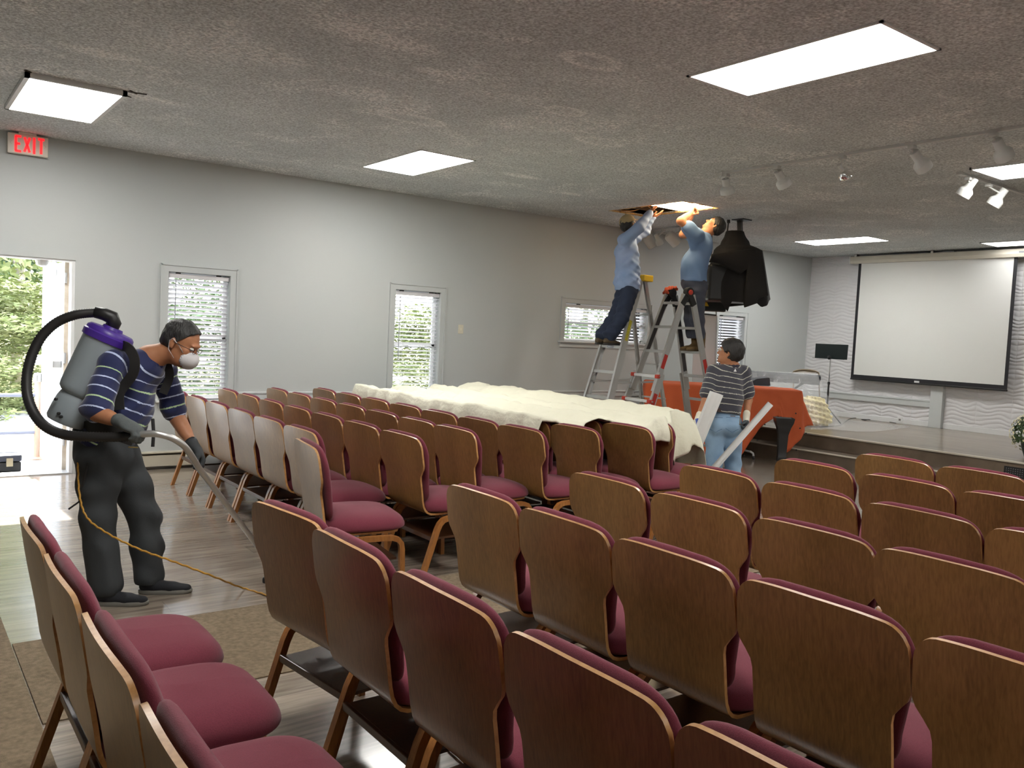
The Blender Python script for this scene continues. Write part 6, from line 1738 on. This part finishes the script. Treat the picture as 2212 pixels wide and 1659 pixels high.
def film_mat(name, op, tint):
    g = bpy.data.materials.new(name); g.use_nodes = True; nt = g.node_tree; nt.nodes.clear()
    o = nt.nodes.new('ShaderNodeOutputMaterial'); tr = nt.nodes.new('ShaderNodeBsdfTransparent'); df = nt.nodes.new('ShaderNodeBsdfPrincipled')
    df.inputs['Base Color'].default_value = (*tint, 1); df.inputs['Roughness'].default_value = .22; df.inputs['Specular IOR Level'].default_value = .8
    mx = nt.nodes.new('ShaderNodeMixShader'); mx.inputs[0].default_value = op
    tc = nt.nodes.new('ShaderNodeTexCoord'); n = nt.nodes.new('ShaderNodeTexNoise'); n.inputs['Scale'].default_value = 16; n.inputs['Detail'].default_value = 3; nt.links.new(tc.outputs['Object'], n.inputs[0])
    bp = nt.nodes.new('ShaderNodeBump'); bp.inputs['Strength'].default_value = .8; bp.inputs['Distance'].default_value = .03; nt.links.new(n.outputs[0], bp.inputs['Height']); nt.links.new(bp.outputs[0], df.inputs['Normal'])
    nt.links.new(tr.outputs[0], mx.inputs[1]); nt.links.new(df.outputs[0], mx.inputs[2]); nt.links.new(mx.outputs[0], o.inputs[0]); return g
pf = thing('plastic_sheet', 'clear plastic film draped over keyboard and foam, trailing across the stage', 'plastic sheet', tuple(at(1850, 920, 2, STG_Z)))
# columns left to right; each: top, middle, foot of the sheet
colz = [((1586, 803, 12.7), (1590, 850, 12.2), (1600, 900, 11.9)), ((1625, 801, 12.7), (1635, 850, 12.1), (1650, 910, 11.8)), ((1665, 802, 12.7), (1690, 850, 12.0), (1700, 918, 11.6)), ((1710, 804, 12.72), (1730, 858, 11.9), (1742, 926, 11.35)),
        ((1745, 803, 12.75), (1762, 862, 11.85), (1775, 929, 11.25)), ((1764, 805, 12.8), (1787, 868, 12.1), (1803, 926, 11.45)), ((1767, 810, 12.9), (1798, 878, 12.4), (1826, 922, 11.8))]
rows = []
NC = 60
def interp(lst, t):
    f = t * (len(lst) - 1); i = min(int(f), len(lst) - 2); g = f - i; return lst[i] * (1 - g) + lst[i + 1] * g
C3 = [[A3(*p) for p in c] for c in colz]
for i in range(NC + 1):
    t = i / NC; tp_, md_, ft_ = (interp([c[k] for c in C3], t) for k in range(3)); ft_[2] = max(ft_[2], STG_Z + .01)
    r = []
    for j in range(31):
        s_ = j / 30
        p = tp_ * (1 - s_) ** 2 + md_ * 2 * s_ * (1 - s_) + ft_ * s_ ** 2
        w_ = .03 * mnoise.noise(Vector((t * 9 + s_ * 3, s_ * 4, 1))) + .02 * mnoise.noise(Vector((t * 25 + s_ * 6, s_ * 5, 4)))
        r.append(tuple(p - F3 * w_ * 1.2 + Z3 * w_ * (.4 if s_ < .95 else .0)))
    rows.append(r)
m = MB(); m.grid(rows); m.build('draped_film', film_mat('film', .23, (.86, .87, .88)), pf, smooth=True)
tail = [((1805, 905), (1800, 930)), ((1830, 908), (1826, 932)), ((1860, 912), (1856, 934)), ((1895, 916), (1892, 934)), ((1930, 919), (1926, 930)), ((1966, 922), (1964, 925))]
rows = []
for i in range(41):
    t = i / 40; a_ = interp([np.array(at(p[0][0], p[0][1], 2, STG_Z)) for p in tail], t); b_ = interp([np.array(at(p[1][0], p[1][1], 2, STG_Z)) for p in tail], t)
    rows.append([tuple(a_ * (1 - j / 12) + b_ * (j / 12) + Z3 * (.012 + .05 * abs(mnoise.noise(Vector((t * 16, j * .6, 2)))) * math.sin(math.pi * min(1, j / 12 + .05)) * (1 - .6 * t)) + np.array([.05, .02, 0]) * mnoise.noise(Vector((t * 12, 3, j * .5)))) for j in range(13)])
m = MB(); m.grid(rows); m.build('trailing_film', film_mat('film2', .34, (.88, .88, .87)), pf, smooth=True)
cb = thing('floor_cable', 'thin black cable lying on the stage behind the trailing plastic', 'cable', tuple(at(1830, 895, 2, STG_Z)))
m = MB(); m.tube(spline([np.array(at(px, py, 2, STG_Z + .006)) for px, py in ((1760, 925), (1790, 921), (1815, 918), (1835, 905), (1850, 903), (1873, 905), (1870, 908), (1862, 906), (1900, 908), (1935, 914))], 6), .005, 6); m.build('cable', M['black'], cb)

# flowering plant at the right edge
XF = 10.75; fcn = np.array(at(2238, 938, 0, XF)); fp = thing('potted_mum', 'round white chrysanthemum in a pot on the stage at the right edge', 'plant', (fcn[0], fcn[1], STG_Z))
fr2 = np.random.default_rng(4); RF = .26
m = MB()
for k in range(900):
    d = nrm(fr2.normal(0, 1, 3)); d[2] = d[2] if d[2] > -.5 else -d[2]; p = fcn + d * RF * fr2.uniform(.72, 1.0) * np.array([1, 1, .92]); t = nrm(np.cross(d, fr2.normal(0, 1, 3))); w_ = np.cross(d, t); s_ = fr2.uniform(.018, .032); dn = d * .3 * s_
    m.add([p - t * s_, p + w_ * s_ * .5 + dn, p + t * s_, p - w_ * s_ * .5 + dn], [(0, 1, 2, 3)])
tag(m.build('leaves', mat('mum_leaf', (.035, .07, .02), .6, vary=(30, (.07, .13, .04), .8)), fp), kind='stuff')
m = MB()
for k in range(330):
    d = nrm(fr2.normal(0, 1, 3) + np.array([0, 0, .35])); p = fcn + d * RF * fr2.uniform(.97, 1.06) * np.array([1, 1, .92]); t = nrm(np.cross(d, [.3, .2, .9])); w_ = np.cross(d, t); R_ = fr2.uniform(.014, .021)
    vs = [p + d * .004]; n8 = 10
    for q in range(n8): a = 2 * math.pi * q / n8; rr = R_ * (1 if q % 2 else .72); vs.append(p + (t * math.cos(a) + w_ * math.sin(a)) * rr + d * .006 * (q % 2))
    m.add(vs, [(0, 1 + q, 1 + (q + 1) % n8) for q in range(n8)])
tag(m.build('flowers', mat('mum_flower', srgb(236, 228, 178), .7, vary=(60, srgb(246, 244, 220), .8)), fp), kind='stuff')
m = MB(); m.lathe([(.10, 0), (.14, .12), (.15, .20), (.158, .20), (.158, .22), (.14, .22), (.13, .19)], (fcn[0], fcn[1], STG_Z), n=24); m.build('pot', mat('dark_pot', (.02, .03, .02), .5), fp, auto=40)
vt = thing('floor_vent', 'black perforated vent grille set in the stage riser at right', 'vent', tuple(at(2190, 1020, 0, STG_X)))
v0 = at(2169, 1008, 0, STG_X - .012); m = MB(); m.box(STG_X - .014, STG_X - .0065, v0.y - .42, v0.y, STEP_Z + .01, STEP_Z + .13, bev=.003); m.build('grille', M['black'], vt)
m = MB()
for i in range(16):
    for j in range(4): m.box(STG_X - .0155, STG_X - .0142, v0.y - .03 - i * .024, v0.y - .022 - i * .024, STEP_Z + .03 + j * .024, STEP_Z + .038 + j * .024)
tag(m.build('perforation', mat('vent_dot', (.25, .25, .26), .4), vt), kind='stuff')

# ================================================================== TRACK LIGHTS
hm = mat('lamp_white', srgb(205, 206, 204), .4)
def track(name_, a, b, label):
    t = thing('light_track', label, 'light track', (a[0], a[1], HC)); m = MB(); m.beam((a[0], a[1], HC - .011), (b[0], b[1], HC - .011), .034, .020, (0, 0, 1)); m.build('rail', hm, t)
    m = MB(); d = (Vector((b[0], b[1], 0)) - Vector((a[0], a[1], 0))).normalized(); m.beam(Vector((a[0], a[1], HC - .013)) - d * .02, Vector((a[0], a[1], HC - .013)) + d * .03, .042, .024, (0, 0, 1)); m.build('end_feed', hm, t); return t
track('t', (6.29, 5.25), (6.29, 1.6), 'long white ceiling spotlight track over the right chair block')
track('t', (7.56, 3.66), (9.3, 3.66), 'short white spotlight track beside the right-edge ceiling panel')
track('t', (8.9, 8.86), (8.9, 7.9), 'white spotlight track near the window wall behind the ladders')
def spot(top, mouth, label, R_=.066, r_=.036, bulb=False, cyl=False, tk=None, grp='white track spotlights'):
    top = np.array(top, float); mouth = np.array(mouth, float); d = nrm(mouth - top); L = float(np.linalg.norm(mouth - top)); tk = np.array(tk, float)
    t = thing('track_spotlight', label, 'spotlight', tuple(tk), 0, grp)
    m = MB(); m.box(tk[0] - .025, tk[0] + .025, tk[1] - .025, tk[1] + .025, HC - .05, HC - .0215, bev=.004); m.tube([(tk[0], tk[1], HC - .05), tuple(top + d * L * .3 - np.cross(d, Z3) * r_ * .6)], .008, 8); m.build('arm', hm, t)
    if bulb:
        m = MB(); m.lathe([(.018, 0), (.02, L * .5), (.018, L * .52)], tuple(top), tuple(d), 16); m.build('socket', hm, t)
        m = MB(); m.lathe([(.018, L * .45), (.035, L * .62), (.054, L * .85), (.056, L * .95), (.05, L)], tuple(top), tuple(d), 20); m.build('reflector_bulb', M['chrome'], t, smooth=True); return
    m = MB()
    pr_ = [(r_ * .9, 0), (r_, .006), (r_, L * .48), (R_ * .93, L * .64), (R_, L * .70), (R_ * .97, L), (R_ * .90, L), (R_ * .88, L * .74), (.01, L * .6)] if not cyl else [(r_ * .7, 0), (r_, L * .12), (r_ * 1.05, L * .3), (r_ * 1.05, L), (r_ * .97, L), (r_ * .95, L * .5), (.01, L * .45)]
    m.lathe(pr_, tuple(top), tuple(d), 24); m.build('shade', hm, t, auto=45)
    m = MB(); m.lathe([(.004, L * .62), (R_ * .5, L * .78), (.004, L * .84)], tuple(top), tuple(d), 14); m.build('bulb', mat('dull_bulb', (.55, .55, .52), .2), t, smooth=True)
D_ = lambda p: depth_of(p)
for i, (tx, ty, top, mo, lb_) in enumerate(((6.29, 5.19, (1567, 386), (1572, 418), 'left end of the long track'), (6.29, 4.63, (1680, 370), (1696, 402), 'second from the left end of the long track'), (6.29, 4.0, (1812, 356), (1828, 384), 'bare reflector bulb'), (6.29, 3.42, (1974, 328), (1998, 365), 'below the middle of the long track'), (6.29, 2.83, (2153, 302), (2172, 342), 'rightmost on the long track'))):
    D = D_((tx, ty, 3.0)); bb = i == 2
    spot(A3(*top, D), A3(*mo, D + .06), 'bare silver reflector spotlight in the middle of the long track' if bb else 'white cone spotlight, %s' % lb_, bulb=bb, tk=(tx, ty, HC))
for (tx, top, mo, lb_) in ((7.72, (2106, 385), (2078, 424), 'warm-lit white spotlight at the left end of the short right track'), (8.12, (2172, 408), (2144, 444), 'warm-lit white spotlight, second on the short right track')):
    D = D_((tx, 3.66, 3.0)); spot(A3(*top, D), A3(*mo, D + .07), lb_, tk=(tx, 3.66, HC))
for (ty, top, mo, lb_, kw) in ((8.66, (1394, 505), (1411, 532), 'wide white cylinder spotlight behind the left ladder man', dict(cyl=True, r_=.075)), (8.40, (1417, 506), (1426, 528), 'small white spotlight with a bare bulb between two cylinders', dict(R_=.055, r_=.034)), (8.05, (1443, 506), (1462, 526), 'wide white cylinder spotlight left of the blue T-shirt', dict(cyl=True, r_=.075))):
    D = D_((8.9, ty, 3.0)); spot(A3(*top, D), A3(*mo, D + .06), lb_, tk=(8.9, ty, HC), **kw)
